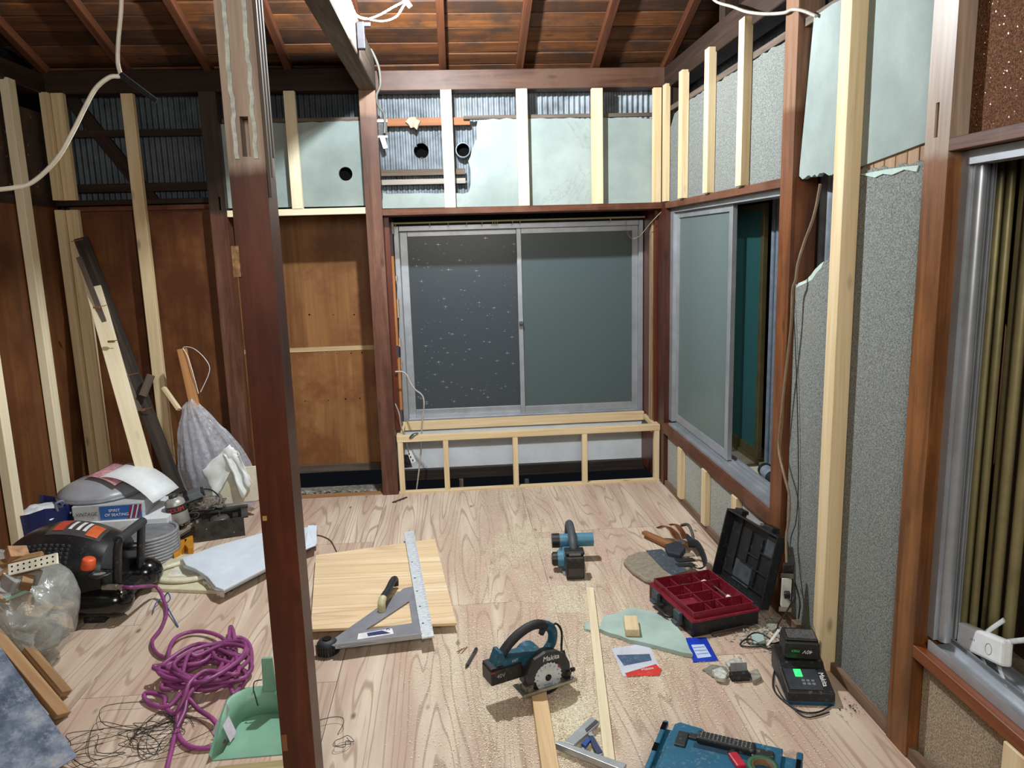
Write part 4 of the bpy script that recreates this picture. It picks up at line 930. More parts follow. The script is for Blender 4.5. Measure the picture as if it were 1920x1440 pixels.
# black wire tangle
g = G(); rr = random.Random(4)
def wire(c, n, r, g, w_=.0012):
    P = []
    a_ = rr.uniform(0, 6)
    for k in range(n):
        a_ += rr.uniform(.5, 1.3); q_ = r*rr.uniform(.4, 1.2); P.append((c.x+q_*math.cos(a_)*1.2, c.y+q_*math.sin(a_), .002+.02*rr.random()))
    g.tube(P, w_, 4, 4)
for c, n, r in [((300, 1372), 22, .07), ((285, 1385), 20, .09), ((330, 1385), 18, .1), ((285, 1360), 16, .06), ((180, 1400), 12, .10), ((200, 1425), 10, .12), ((230, 1395), 8, .12), ((150, 1430), 9, .10), ((270, 1340), 7, .12), ((640, 1400), 12, .03), ((625, 1365), 6, .05)]:
    wire(FL(*c), n, r, g)
g.build('wire_tangle', plain('black_wire', (40, 36, 34), .6), label='tangle of thin black wires on the plywood floor beside the dustpan', cat='wire', kind='stuff')

# ================================================================== DUSTPAN
dp = thing('dustpan', 'mint green plastic dustpan standing half behind the front pillar', 'dustpan', M=TRS((-.685, 2.215, 0), .02))
MG = plain('mint_plastic', (122, 166, 142), .42, 0, .07, 8)
hw, dp_d, rd = .135, .235, .085
path = [(-hw, 0)]+[(-hw+.008, .12)]+[(-hw+.012+rd*(1-math.cos(a_)), dp_d-rd+rd*math.sin(a_)) for a_ in [PI/2*i/8 for i in range(9)]]
path = path+[(-x, y) for x, y in path[::-1]]
def hgt(y): return .028+.075*min(1, max(0, y/.17))
n = len(path); g = G()
lo = [(x*.80, .035+y*.80, .003) for x, y in path]; hi = [(x*1.0, y, hgt(y)) for x, y in path]; rim = [(x*1.05, y*1.03-.002, hgt(y)-.004) for x, y in path]
hi[0] = (-hw, 0, .012); hi[-1] = (hw, 0, .012)
g.add(lo+hi, [(i+1, i, n+i, n+i+1) for i in range(n-1)], True); g.add(hi+rim, [(i+1, i, n+i, n+i+1) for i in range(n-1)])
g.add(lo, [tuple(range(n))]); g.add([(-hw, 0, .002), (hw, 0, .002), lo[-1], lo[0]], [(0, 1, 2, 3)]); g.add([(-hw, 0, .002), lo[0], hi[0]], [(0, 1, 2)]); g.add([(hw, 0, .002), lo[-1], hi[-1]], [(0, 2, 1)])
g.build('pan', MG, dp, local=True, solid=.003)
G().box(-.02, .025, dp_d-.01, dp_d+.005, .085, .21, tx=.8).build('handle', MG, dp, local=True, bevel=.004)
G().tube([(-.02, dp_d-.005, .13), (-.045, dp_d-.005, .125), (-.05, dp_d-.01, .10), (-.045, dp_d-.02, .09), (-.035, dp_d-.03, .05)], .002, 5).build('cord_loop', plain('dark_green_cord', (30, 52, 40), .6), dp, local=True)
PT = plain('paper_tape', (198, 190, 200), .7)
G().add([(-.142, .10, .0), (-.11, .14, .09), (-.125, .16, .1), (-.165, .12, .02)], [(0, 1, 2, 3)]).add([(-.12, .09, .06), (-.095, .07, .012), (-.085, .11, .02), (-.11, .13, .07)], [(0, 1, 2, 3)]).build('paper_tape', PT, dp, local=True, solid=.001)
# straw mat under the pan's front
lumber('wood_strip', FL(400, 1452, .02), FL(540, 1438, .02), .05, .018, wood('olive_strip', (120, 104, 66), (158, 142, 98), (182, 168, 124), 'Z', 1.), (0, 0, 1), label='old olive wooden strip lying in front of the dustpan', cat='strip')

# ================================================================== RUBBISH BAG, SCRAPS, LEANING BOARDS at lower left
rbg = thing('rubbish_bag', 'full translucent rubbish bag of plaster debris at the left picture edge', 'bag', (-1.80, 2.88, 0))
mound((-1.83, 2.90, .21), (.305, .25, .25), .10, 1.6, 21, 90, 50, .0).build('bag_film', film_mat('milky_film', (212, 214, 208), .36, .2, 16, 1.), rbg)
PS = [plain('rubble_green', (150, 176, 160), .9), plain('rubble_grey', (120, 120, 114), .9, 0, .3), plain('rubble_tan', (150, 126, 96), .9, 0, .3)]
for k in range(44):
    a_ = random.uniform(-2.6, .9); h_ = random.uniform(.05, .36); r_ = .9*math.sqrt(max(.05, 1-((h_-.22)/.25)**2))
    p = Vector((-1.83+.26*r_*math.cos(a_), 2.90+.215*r_*math.sin(a_), h_)); M = TRS(p, random.uniform(0, 6), random.uniform(-1, 1), random.uniform(-1, 1)); s = random.uniform(.03, .075)
    G(M).prism([(-s, -s*.5), (s*.4, -s*.7), (s, .1*s), (.3*s, s*.8), (-.7*s, s*.5)], -.006, .006).build('plaster_shard', PS[k % 3], rbg)
mound((-1.99, 3.04, .40), (.12, .10, .15), .3, 2., 33, 30, 18, .2).build('bag_neck', film_mat('milky_film', (208, 210, 200), .5), rbg)
def scrap(px, py, y, size, rz, rx, ry, m, label, name='wood_scrap', cat='scrap', holes=0):
    t_ = thing(name, label, cat, M=TRS(BK(px, py, y), rz, rx, ry)); a_, b_, c__ = size
    G().box(-a_, a_, -b_, b_, -c__, c__, tx=.96).build('strip' if holes else 'piece', m, t_, local=True, bevel=.002)
    if holes:
        g = G()
        for i in range(holes):
            for j in (-.35, .35): g.cyl((-a_*.8+1.6*a_*i/(holes-1), b_*j*1.2, c__-.001), (-a_*.8+1.6*a_*i/(holes-1), b_*j*1.2, c__+.0006), .0035, n=8)
        g.build('punched_holes', VOID(), t_, local=True, kind='stuff')
    return t_
TW = wood('torn_wood', (92, 62, 36), (140, 104, 68), (178, 142, 102), 'X', 1.)
scrap(62, 1058, 2.80, (.085, .022, .004), .25, .9, -.12, plain('ivory_strip', (222, 216, 196), .6), 'ivory perforated strip on top of the rubbish bag', 'perforated_strip', 'strip', 8)
scrap(40, 1050, 2.86, (.075, .016, .012), .2, .3, -.1, TW, 'splintered brown stick behind the ivory perforated strip')
scrap(25, 1072, 2.82, (.12, .022, .015), .35, .2, -.2, TW, 'broken tan stick crossing the top of the rubbish bag')
scrap(32, 1040, 2.88, (.035, .03, .02), .8, .5, .3, plain('torn_card', (166, 126, 92), .9, 0, .25, 30), 'torn tan cardboard lump on the rubbish bag', 'card_scrap')
scrap(15, 1095, 2.78, (.03, .035, .008), .5, .9, .5, plain('foil', (190, 190, 190), .3, .7), 'crumpled foil piece on the rubbish bag', 'foil_scrap')
scrap(50, 1092, 2.78, (.02, .02, .022), .4, .5, .4, TW, 'small tan wood chunk at the front of the rubbish bag')
def lean(p0, p1, w_, t_, label): return lumber('board', p0, p1, w_, t_, wood('aged_board', (116, 82, 52), (156, 118, 80), (184, 148, 108), 'Z', .8, .6, .4), (.45, .3, 1), label=label, cat='board')
lean(FL(118, 1342, .02), BK(-40, 1155, 2.72), .062, .022, 'aged tan board leaning at lower left, nearest the scuffed blue sheet')
lean(FL(122, 1302, .02), BK(-20, 1135, 2.84), .045, .03, 'aged tan board leaning at lower left against the rubbish bag')
A, B_, C_ = FL(145, 1418, .035), BK(0, 1212, 2.58), FL(112, 1446, .02)
B2 = A+(B_-A)*1.5; u_ = (B_-A).normalized(); nrm = Vector((.35, -.5, .8)); w_ = u_.cross(nrm).normalized()
if w_.y > 0: w_ = -w_
def scuffed():
    t = NT('scuffed_sheet'); v = t.coord(rnd=False); n1 = t.noise(v, 7, 6, .7); n2 = t.noise(v, 30, 4, .8)
    c = t.ramp(n1, [(.3, (58, 68, 88)), (.48, (104, 114, 132)), (.6, (140, 148, 162)), (.72, (186, 178, 158))]); c = t.mix(t.ramp(n2, [(.5, (0, 0, 0)), (.7, (200, 200, 200))]), c, (176, 182, 194))
    t.col(c); t.set(Roughness=.22, Specular_IOR_Level=.6); return t.m
G().slab([A, B2, B2+w_*.55, A+w_*.55], nrm.normalized()*-.006).build('acrylic_sheet', scuffed(), label='scuffed bluish plastic sheet leaning at the lower left corner', cat='sheet')
# ================================================================== CENTRE: board, guide square, ruler, tape, pen
bp_ = [FL(x, y, .042) for x, y in ((592, 1041), (815, 1010), (856, 1168), (582, 1180))]
OB_ = floor_ply('offcut_plywood', (220, 192, 152), (234, 212, 176), (184, 144, 104), (224, 196, 156), 0, 30., .9)
g = G().prism([(p.x, p.y) for p in bp_], .030, .042); g.build('plywood_offcut', OB_, label='square offcut of fresh plywood lying on the floor under the aluminium guide', cat='board', bevel=.001)
lumber('support_batten', (-.60, 3.62, .015), (-.15, 3.70, .015), .05, .029, pale(), (0, 0, 1), label='pale support batten hidden under the far side of the plywood offcut', cat='batten')
lumber('support_batten', (-.56, 3.10, .015), (-.12, 3.08, .015), .05, .029, pale(), (0, 0, 1), label='pale support batten hidden under the near side of the plywood offcut', cat='batten')
sq = thing('guide_square', 'grey triangular saw guide with black-and-cream handle and white ruler edge on the plywood', 'guide', FL(730, 1150, .045))
outer = [(622, 1200), (700, 1145), (757, 1103), (778, 1098), (792, 1190), (640, 1213), (622, 1210)]
hole = [(767, 1127), (685, 1181), (773, 1168)]
P = [FL(x, y, .050) for x, y in outer+[outer[0]]+hole+[hole[0]]]
P[7] = P[0]+Vector((.00001, 0, 0))
gp = plain('anodised_grey', (138, 140, 146), .45, .25, .08, 10)
# plate as three bars so that the triangular opening is real
def bar(pts): return pxslab(pts, .046, .050)
bar([(622, 1200), (700, 1145), (757, 1103), (778, 1098), (767, 1127), (685, 1181)]).build('diagonal_arm', gp, sq)
bar([(778, 1098), (792, 1190), (773, 1168), (767, 1127)]).build('upright_arm', gp, sq)
pxslab([(622, 1200), (685, 1181), (773, 1168), (792, 1190), (640, 1213), (622, 1210)], .046, .0505).build('base_arm', gp, sq)
A_, B_ = FL(628, 1212, .05), FL(792, 1192, .05); lumber('fence', A_, B_, .006, .022, ALU(), (0, 0, 1), sq)
pxslab([(672, 1188), (735, 1178), (738, 1188), (670, 1199)], .0505, .051).build('sticker', plain('sticker_white', (226, 226, 224), .5), sq)
pxslab([(688, 1187), (716, 1182), (733, 1187), (690, 1193)], .051, .0513).build('sticker_print', plain('sticker_navy', (40, 48, 96), .5, 0, .4, 90), sq)
M = frame(FL(727, 1180, .0515), FL(738, 1179, .0515)-FL(716, 1183, .0515), ez=(0, 0, 1)); text('7L', .02, M, VOID(), sq, shear=.3)
h0, h1 = FL(716, 1145, .052), FL(741, 1100, .052)
hd = h1-h0; g = G(); up_ = Vector((0, 0, .045))
hb = G().tube([h0+up_*.2, h0+up_*.85+hd*.05, h0+up_*1.0+hd*.2, h0+up_*.9+hd*.5, h0+up_*1.0+hd*.85, h1+up_*.75, h1+up_*.1], (.015, .017), 10, 4).build('handle', plain('black_grip_paint', (36, 40, 46), .45, 0, .4, 60), sq)
G().tube([h0-up_*.05, h0+up_*.25, h0+up_*.75+hd*.02, h0+up_*1.0+hd*.12], (.0165, .0185), 10, 3).build('handle_end', plain('cream_end', (206, 196, 156), .5), hb)
ru = [FL(x, y, .058) for x, y in ((757, 997), (776, 995), (814, 1192), (791, 1196))]
G().prism([(p.x, p.y) for p in ru], .051, .058).build('ruler_edge', plain('worn_aluminium', (206, 212, 216), .5, .15, .1, 60), sq, bevel=.001)
g = G()
for k in range(44):
    t_ = .04+.93*k/44; a_, b_ = ru[1].lerp(ru[2], t_), ru[0].lerp(ru[3], t_); d = (b_-a_)*(.32 if k % 5 == 0 else .18); e_ = (ru[2]-ru[1]).normalized()*.0009; z_ = Vector((0, 0, .0004))
    a_ = a_+(b_-a_)*.03
    g.add([a_+z_-e_, a_+d+z_-e_, a_+d+z_+e_, a_+z_+e_], [(0, 1, 2, 3)])
g.build('scale_marks', plain('ink_black', (40, 40, 44), .6), sq, kind='stuff')
g = G()
for t_ in (.36, .52, .64, .77, .90):
    p = ru[0].lerp(ru[3], t_).lerp(ru[1].lerp(ru[2], t_), .28); g.cyl(p, p+Vector((0, 0, .0005)), .005, n=12)
g.build('rivets', plain('rivet_grey', (96, 98, 100), .4, .6), sq, kind='stuff')
tpc = FL(615, 1225, 0)
tm = thing('tape_measure', 'black ribbed tape measure at the tip of the grey guide square', 'tape measure', tpc, .35)
G().lathe([(0, 0), (.034, 0), (.041, .006), (.043, .03), (.040, .048), (.032, .058), (.012, .062), (0, .062)], 24).build('case', plain('rubber_black', (42, 44, 48), .6, 0, .15, 40), tm, local=True)
for k in range(14):
    a_ = PI+PI*k/13; G().box(-.003, .003, .0, .004, .008, .046, M=TRS((.042*math.cos(a_), .042*math.sin(a_), 0), a_-PI/2)).build('rib', BLACK(), tm, local=True)
G().cyl((0, 0, .06), (0, 0, .065), .018, n=16).build('hub', plain('hub_gloss', (20, 20, 22), .15), tm, local=True)
G().tube([(-.04, -.015, .012), (-.055, -.02, .01), (-.06, -.02, .003)], (.001, .008), 6).build('tape_end', STEEL(), tm, local=True)
pn = thing('marker_pen', 'grey marker pen lying on the floor left of the circular saw', 'pen', FL(882, 1234, .006))
A_, B_ = FL(873, 1252, .007), FL(893, 1217, .007); d = (B_-A_).normalized()
G().cyl(A_+d*.018, B_, .0068, .0062, 12).build('barrel', plain('pen_grey', (70, 70, 74), .45), pn)
G().cyl(A_, A_+d*.018, .002, .0066, 12).build('tip', BLACK(), pn)
G().cyl(B_-d*.006, B_, .0072, n=12).box(0, .04, -.0015, .0015, .0065, .009, M=frame(B_, -d, ez=(0, 0, 1))).build('clip', plain('pen_dark', (40, 40, 44), .4), pn)
# --- lumber on the floor
lumber('lumber_piece', FL(1006, 1275, .021), FL(1040, 1500, .021), .052, .04, wood('larch_lumber', (188, 152, 106), (214, 182, 136), (230, 204, 162), 'Z', .7, .55), (0, 0, 1), label='tan square lumber on the floor under the circular saw base', cat='lumber')
lumber('wood_strip', FL(1106, 1104, .009), FL(1143, 1432, .009), .034, .016, whitewood(), (0, 0, 1), label='long thin white wood strip on the floor between the saw and plaster shard', cat='strip')

# ================================================================== CIRCULAR SAW
s0, s1 = FL(983, 1309, .046), FL(1083, 1276, .046)
MS = frame((s0+s1)/2, s1-s0, ez=(0, 0, 1))
cs = thing('circular_saw', 'teal cordless circular saw with white blade, standing on tan lumber', 'saw', M=MS)
L2 = (s1-s0).length/2
ST = plain('bright_plate', (176, 172, 160), .35, .7, .15, 30)
G().box(-L2, L2, 0, .088, -.002, .002).box(-L2, L2, .0, .004, -.002, .010).build('base_plate', ST, cs, local=True, bevel=.001)
bz, br = .034, .056; bx_ = .0
MB = Matrix.Translation((bx_, .022, bz)) @ Matrix.Rotation(PI/2, 4, 'X')
g = G(); N = 24; vs = []
for i in range(N):
    a_ = 2*PI*i/N; vs += [(br*math.cos(a_), br*math.sin(a_), 0), ((br-.005)*math.cos(a_+.16), (br-.005)*math.sin(a_+.16), 0)]
g.prism([(x, y) for x, y, _ in vs][::1], -.001, .001, MB)
bl = g.build('blade', plain('blade_white', (206, 210, 212), .4, .2, .06, 30), cs, local=True)
G().lathe([(0, .001), (.011, .001), (.012, .004), (.006, .008), (0, .008)], 20, MB).build('arbor_bolt', plain('bolt_dark', (36, 36, 40), .35, .5), bl, local=True)
g = G()
for i in range(14):
    a_ = 2*PI*i/14; g.add([MB @ Vector((r_*math.cos(a_+q), r_*math.sin(a_+q), .0013)) for r_, q in ((.047, -.06), (.047, .06), (.040, .10), (.038, 0))], [(0, 1, 2, 3)])
g.build('blue_print', plain('print_light_blue', (110, 160, 204), .5), bl, local=True, kind='stuff')
text('Makita', .013, MS @ MB @ Matrix.Translation((0, -.027, .0014)) @ Matrix.Rotation(PI, 4, 'Z'), plain('print_blue2', (70, 120, 170), .5), bl)
# upper guard: black arc band around the blade
def arc(r0, r1, a0, a1, n=20): return [(r1*math.cos(a0+(a1-a0)*i/n), r1*math.sin(a0+(a1-a0)*i/n)) for i in range(n+1)]+[(r0*math.cos(a1+(a0-a1)*i/n), r0*math.sin(a1+(a0-a1)*i/n)) for i in range(n+1)]
GB = plain('guard_charcoal', (48, 48, 50), .45, .1, .15, 30)
gd = G().prism([(.088, .0), (.086, .035), (.068, .070), (.035, .092), (-.01, .098), (-.055, .084), (-.082, .050), (-.085, -.02), (-.058, -.02)]+[(.058*math.cos(a_), .058*math.sin(a_)) for a_ in [PI*1.03-PI*.95*i/18 for i in range(19)]], -.012, .006, MB).build('upper_guard', GB, cs, local=True, bevel=.002)
G().prism(arc(.03, .088, .12*PI, 1.04*PI), -.05, -.012, MB).build('guard_body', GB, cs, local=True, bevel=.002)
text('Makita', .026, MS @ MB @ Matrix.Translation((.010, .074, .0068)) @ Matrix.Rotation(-.05, 4, 'Z'), WHITEP(), gd, shear=.1, sx=.95)
G().prism(arc(.050, .062, 1.02*PI, 1.75*PI), -.014, .004, MB).build('lower_guard', plain('lower_guard_dark', (34, 32, 34), .4, .3), cs, local=True)
G().box(.04, .062, -.003, .002, .026, .04, M=MB @ Matrix.Rotation(-PI/2, 4, 'X') @ Matrix.Translation((0, 0, 0))).build('red_label', plain('red_label', (150, 44, 46), .5), cs, local=True)
T_ = TEAL()
hb = G().cyl((-.02, .072, .07), (-.02, .15, .07), .046, n=24).build('motor_housing', T_, cs, local=True, bevel=.002)
def Y(x, z, y=.085): return (x, y, z)
G().prism([(-.19, .098), (-.165, .155), (-.15, .15), (-.145, .126), (-.06, .124), (-.02, .118), (.0, .10), (-.06, .074), (-.10, .085)], -.028, .028, Matrix.Translation((0, .085, 0)) @ Matrix.Rotation(PI/2, 4, 'X')).build('rear_housing', T_, cs, local=True, bevel=.004)
ha = G().tube([Y(.025, .09), Y(.052, .12), Y(.058, .155), Y(.045, .182), Y(.02, .196)], (.017, .018), 10, 4, flat=(0, 1, 0)).build('front_handle_leg', T_, cs, local=True)
G().tube([Y(.03, .192), Y(.0, .205), Y(-.035, .205), Y(-.08, .188), Y(-.12, .16), Y(-.148, .13)], (.018, .0165), 10, 4, flat=(0, 1, 0)).build('grip', plain('rubber_black2', (34, 36, 38), .65), cs, local=True)
G().prism([(.028, .180), (.010, .184), (.004, .165), (.016, .16)], -.008, .008, Matrix.Translation((0, .085, 0)) @ Matrix.Rotation(PI/2, 4, 'X')).build('trigger', BLACK(), cs, local=True)
bt = G().box(-.205, -.085, .050, .125, .045, .100).box(-.205, -.155, .052, .122, .10, .108).build('battery', dusty('battery_black', (26, 26, 28), amt=.3), cs, local=True, bevel=.005)
MBt = Matrix.Translation((-.168, .0495, .075)) @ Matrix.Rotation(PI/2, 4, 'X')
text('40V', .02, MS @ MBt, plain('print_grey', (150, 150, 152), .5), bt); text('XGT', .012, MS @ Matrix.Translation((-.11, .056, .112)) @ Matrix.Rotation(PI/2, 4, 'X'), plain('print_pale', (190, 190, 190), .5), cs)
G().box(-.204, -.19, .0495, .051, .090, .096).build('red_mark', plain('red_label', (150, 44, 46), .5), cs, local=True)
G().tube([(.048, .095, .17), (.075, .09, .185), (.095, .085, .15), (.09, .08, .09), (.088, .07, .075)], .0042, 6).build('cable', BLACK(), cs, local=True)
G().cyl((.088, .07, .085), (.088, .06, .06), .009, n=10).build('cable_boot', BLACK(), cs, local=True)
G().box(-.095, -.065, .01, .04, .002, .03).cyl((-.08, .005, .018), (-.08, .045, .018), .010, n=12).build('bevel_lock', plain('bracket_grey', (120, 118, 112), .35, .6), cs, local=True)
G().box(.07, .09, .02, .07, .002, .04).cyl((.08, .01, .03), (.08, .03, .03), .009, n=12).cyl((.10, .03, .028), (.112, .03, .028), .008, n=10).build('depth_lock', plain('bracket_dark', (56, 54, 52), .35, .5), cs, local=True)
# ================================================================== COMBINATION SQUARE
cq = thing('saw_guide_square', 'silver folding square with blue inlay beside the white strip at the bottom edge', 'square', FL(1100, 1395, .02))
SV = plain('satin_silver', (176, 180, 184), .35, .6, .06, 20)
pxslab([(1040, 1393), (1048, 1388), (1175, 1432), (1168, 1444)], .012, .034).build('stock', SV, cq, bevel=.002)
pxslab([(1058, 1391), (1108, 1344), (1124, 1352), (1122, 1357), (1076, 1397)], .014, .024).build('arm', SV, cq, bevel=.001)
pxslab([(1097, 1367), (1117, 1349), (1122, 1353), (1100, 1372)], .024, .026).build('dark_inlay', plain('inlay_dark', (72, 64, 72), .4), cq)
pxslab([(1102, 1374), (1109, 1370), (1132, 1412), (1122, 1418)], .014, .022).build('brace', SV, cq, bevel=.001)
pxslab([(1090, 1394), (1102, 1381), (1108, 1386), (1098, 1399)], .014, .024).build('blue_inlay', plain('inlay_blue', (44, 78, 150), .35), cq)
pxslab([(1104, 1379), (1112, 1379), (1130, 1410), (1120, 1413), (1112, 1400)], .015, .024).build('navy_inlay', plain('inlay_navy', (44, 56, 92), .4), cq)
# ================================================================== PLANER
pl = thing('cordless_planer', 'pale teal cordless planer seen from behind, black battery toward the camera', 'planer', M=TRS((.520, 3.42, 0), -.05))
TP_ = TEAL_PALE()
G().box(-.05, .045, .02, .27, .012, .085, tx=.95).build('body', TP_, pl, local=True, bevel=.01)
G().box(-.055, .05, -.02, .28, 0, .012).build('sole', ALU(), pl, local=True)
G().cyl((.02, .17, .105), (.115, .17, .105), .034, n=24).cyl((-.055, .17, .105), (.02, .17, .105), .033, n=24).build('motor_barrel', TP_, pl, local=True, bevel=.002)
G().cyl((-.092, .17, .105), (-.055, .17, .105), .036, n=24).build('chip_port', BLACK(), pl, local=True, bevel=.003)
G().cyl((-.075, .05, .06), (-.045, .05, .06), .040, n=24).build('drive_cover', TP_, pl, local=True, bevel=.004)
G().cyl((-.097, .05, .06), (-.075, .05, .06), .034, n=24).cyl((-.102, .05, .06), (-.097, .05, .06), .028, n=24).build('depth_knob', BLACK(), pl, local=True, bevel=.002)
G().tube([(0, .00, .12), (0, .03, .15), (0, .09, .172), (0, .16, .182), (0, .22, .17), (0, .25, .13), (0, .255, .085)], (.020, .022), 12, 4, flat=(1, 0, 0)).build('handle', plain('grip_slate', (66, 72, 78), .6), pl, local=True)
bt = G().box(-.043, .043, -.075, .0, .006, .115).box(-.046, .046, -.055, .01, .115, .135).build('battery', dusty('battery_black', (26, 26, 28), amt=.3), pl, local=True, bevel=.006)
G().box(-.034, .036, -.0765, -.075, .022, .062).build('rating_label', plain('label_grey', (92, 92, 90), .5, 0, .5, 120), bt, local=True)
G().box(-.028, .028, -.060, -.056, .118, .128).build('release_button', plain('button_grey', (130, 132, 134), .4), bt, local=True)

# ================================================================== KNEE PAD, HOLSTER
kp = thing('knee_pad', 'tan and black padded knee pad with straps, beyond the red toolbox', 'knee pad', FL(1240, 1060, 0))
kpts = [(1168, 1050), (1176, 1040), (1195, 1032), (1240, 1030), (1290, 1040), (1300, 1060), (1270, 1080), (1245, 1084), (1222, 1087), (1208, 1083), (1185, 1068)]
P = [FL(x, y, .03) for x, y in kpts]; c_p = sum(P, Vector())/len(P)
TN = plain('tan_pad', (140, 130, 112), .85, 0, .15, 50, .3)
G().prism([(p.x, p.y) for p in P], .0, .026).build('pad', TN, kp, bevel=.012)
def strip(pts, z0, z1, m, n): return pxslab(pts, z0, z1).build(n, m, kp, bevel=.002)
strip([(1211, 1032), (1240, 1029), (1268, 1048), (1290, 1070), (1262, 1078), (1243, 1066)], .026, .030, dusty('slate_fabric', (58, 66, 74), amt=.9, rough=.8), 'slate_panel')
for k in range(3): strip([(1262+k*2, 1038+k*9), (1298, 1036+k*9), (1304, 1041+k*9), (1268+k*2, 1044+k*9)], .027, .034, plain('black_webbing', (28, 28, 30), .7) if k else TN, 'band')
g = G().tube([FL(1290, 1018, .09), FL(1306, 1020, .10), FL(1318, 1040, .07), FL(1322, 1060, .04), FL(1310, 1066, .03), FL(1295, 1060, .03)], (.003, .022), 8, 4, flat=(1, .3, 0)).build('strap', plain('black_strap', (32, 34, 38), .7), kp)
hs = thing('tool_holster', 'brown leather tool holster and wooden handles with black straps, left of the black toolbox lid', 'holster', FL(1262, 1030, 0))
LE = plain('brown_leather', (110, 62, 28), .4, 0, .3, 14)
G().tube([FL(1234, 990, .07), FL(1248, 987, .085), FL(1262, 996, .075), FL(1272, 1012, .05), FL(1290, 1022, .03)], (.004, .034), 8, 5, flat=(.2, .4, 1)).tube([FL(1258, 984, .09), FL(1268, 984, .1), FL(1278, 996, .09), FL(1284, 1010, .06)], (.004, .02), 8, 5, flat=(.2, .4, 1)).build('leather_flap', LE, hs)
lumber('wooden_handle', FL(1207, 998, .03), FL(1262, 1022, .03), .032, .016, wood('tan_handle', (110, 68, 38), (154, 104, 66), (182, 136, 98), 'Z', 1.), (0, 0, 1), hs)
lumber('wooden_handle', FL(1212, 1004, .015), FL(1258, 1026, .015), .034, .014, wood('brown_handle', (84, 46, 22), (126, 76, 38), (150, 98, 56), 'Z', 1.), (0, 0, 1), hs)
pxslab([(1246, 1020), (1272, 1012), (1286, 1026), (1276, 1040), (1252, 1034)], .02, .055).build('black_pouch', plain('black_pouch', (40, 44, 54), .7), hs, bevel=.008)
G().tube([FL(1278, 985, .10), FL(1290, 984, .12), FL(1298, 1000, .10), FL(1300, 1015, .08)], .008, 8).build('grey_hook', plain('hook_grey', (90, 88, 82), .5, .4), hs)
G().box(-.012, .012, -.02, .02, 0, .014, M=TRS(FL(1276, 1018, .055), .5)).build('buckle', STEEL(), hs, bevel=.002)
G().tube([FL(1284, 1002, .07), FL(1296, 1014, .06), FL(1304, 1026, .05)], (.004, .018), 8, flat=(0, 0, 1)).build('black_belt', plain('black_webbing', (28, 28, 30), .7), hs)

# ================================================================== RED TOOLBOX
tA, tB, tC = FL(1298, 1196), FL(1422, 1172), FL(1225, 1120)
MTB = frame(tA, tB-tA, ez=(0, 0, 1)); WX, WYy = (tB-tA).length, (tC-tA).length
tb = thing('toolbox', 'open dark red toolbox tray in a black case with lid leaning on the right wall', 'toolbox', M=MTB)
BC = dusty('case_black', (22, 24, 26), (120, 120, 116), .45, .5); RD = dusty('wine_red', (112, 22, 38), (190, 150, 150), .4, .6)
G().box(0, WX, 0, .006, 0, .062).box(0, WX, WYy-.006, WYy, 0, .062).box(0, .006, .006, WYy-.006, 0, .062).box(WX-.006, WX, .006, WYy-.006, 0, .062).box(.006, WX-.006, .006, WYy-.006, 0, .006).build('lower_case', BC, tb, local=True, bevel=.003)
def walls(g, x0, x1, y0, y1, z0, z1, t=.005):
    return g.box(x0, x1, y0, y0+t, z0, z1).box(x0, x1, y1-t, y1, z0, z1).box(x0, x0+t, y0+t, y1-t, z0, z1).box(x1-t, x1, y0+t, y1-t, z0, z1)
g = G(); walls(g, -.003, WX+.003, -.003, WYy+.003, .062, .072, .02); walls(g, .014, WX-.014, .014, WYy-.014, .03, .098)
g.box(.016, WX-.016, .016, WYy-.016, .035, .040)
tray = g.build('tray', RD, tb, local=True, bevel=.0015)
g = G()
for (x0, x1, y0, y1, h_) in ((.02, WX-.02, .10, .105, .09), (.02, .20, .19, .195, .088), (.02, WX-.02, .27, .275, .09), (.11, .115, .02, .10, .085), (.16, .165, .02, .10, .094), (.11, .115, .105, .27, .085), (.20, .205, .105, .27, .09), (.09, .095, .275, WYy-.02, .085), (.20, .205, .275, WYy-.02, .088)):
    G().box(x0, x1, y0, y1, .04, h_).build('divider', RD, tray, local=True)
G().box(.02, .11, .105, .19, .04, .072).box(.16, .28, .02, .06, .04, .066).build('bin_block', RD, tray, local=True, bevel=.002)
for y0 in (.07, .26):
    lt = G().box(-.022, -.004, y0, y0+.05, .02, .075).build('latch', plain('latch_slate', (64, 70, 76), .45), tb, local=True, bevel=.004)
    G().box(-.034, -.02, y0+.004, y0+.046, .022, .034, M=Matrix.Rotation(.0, 4, 'Y')).build('latch_lip', plain('latch_slate', (64, 70, 76), .45), lt, local=True, bevel=.003)
G().tube([(-.004, .14, .03), (-.03, .14, .03), (-.038, .16, .03), (-.038, .22, .03), (-.03, .24, .03), (-.004, .24, .03)], (.007, .010), 8, 3, flat=(0, 0, 1)).build('carry_handle', BC, tb, local=True)
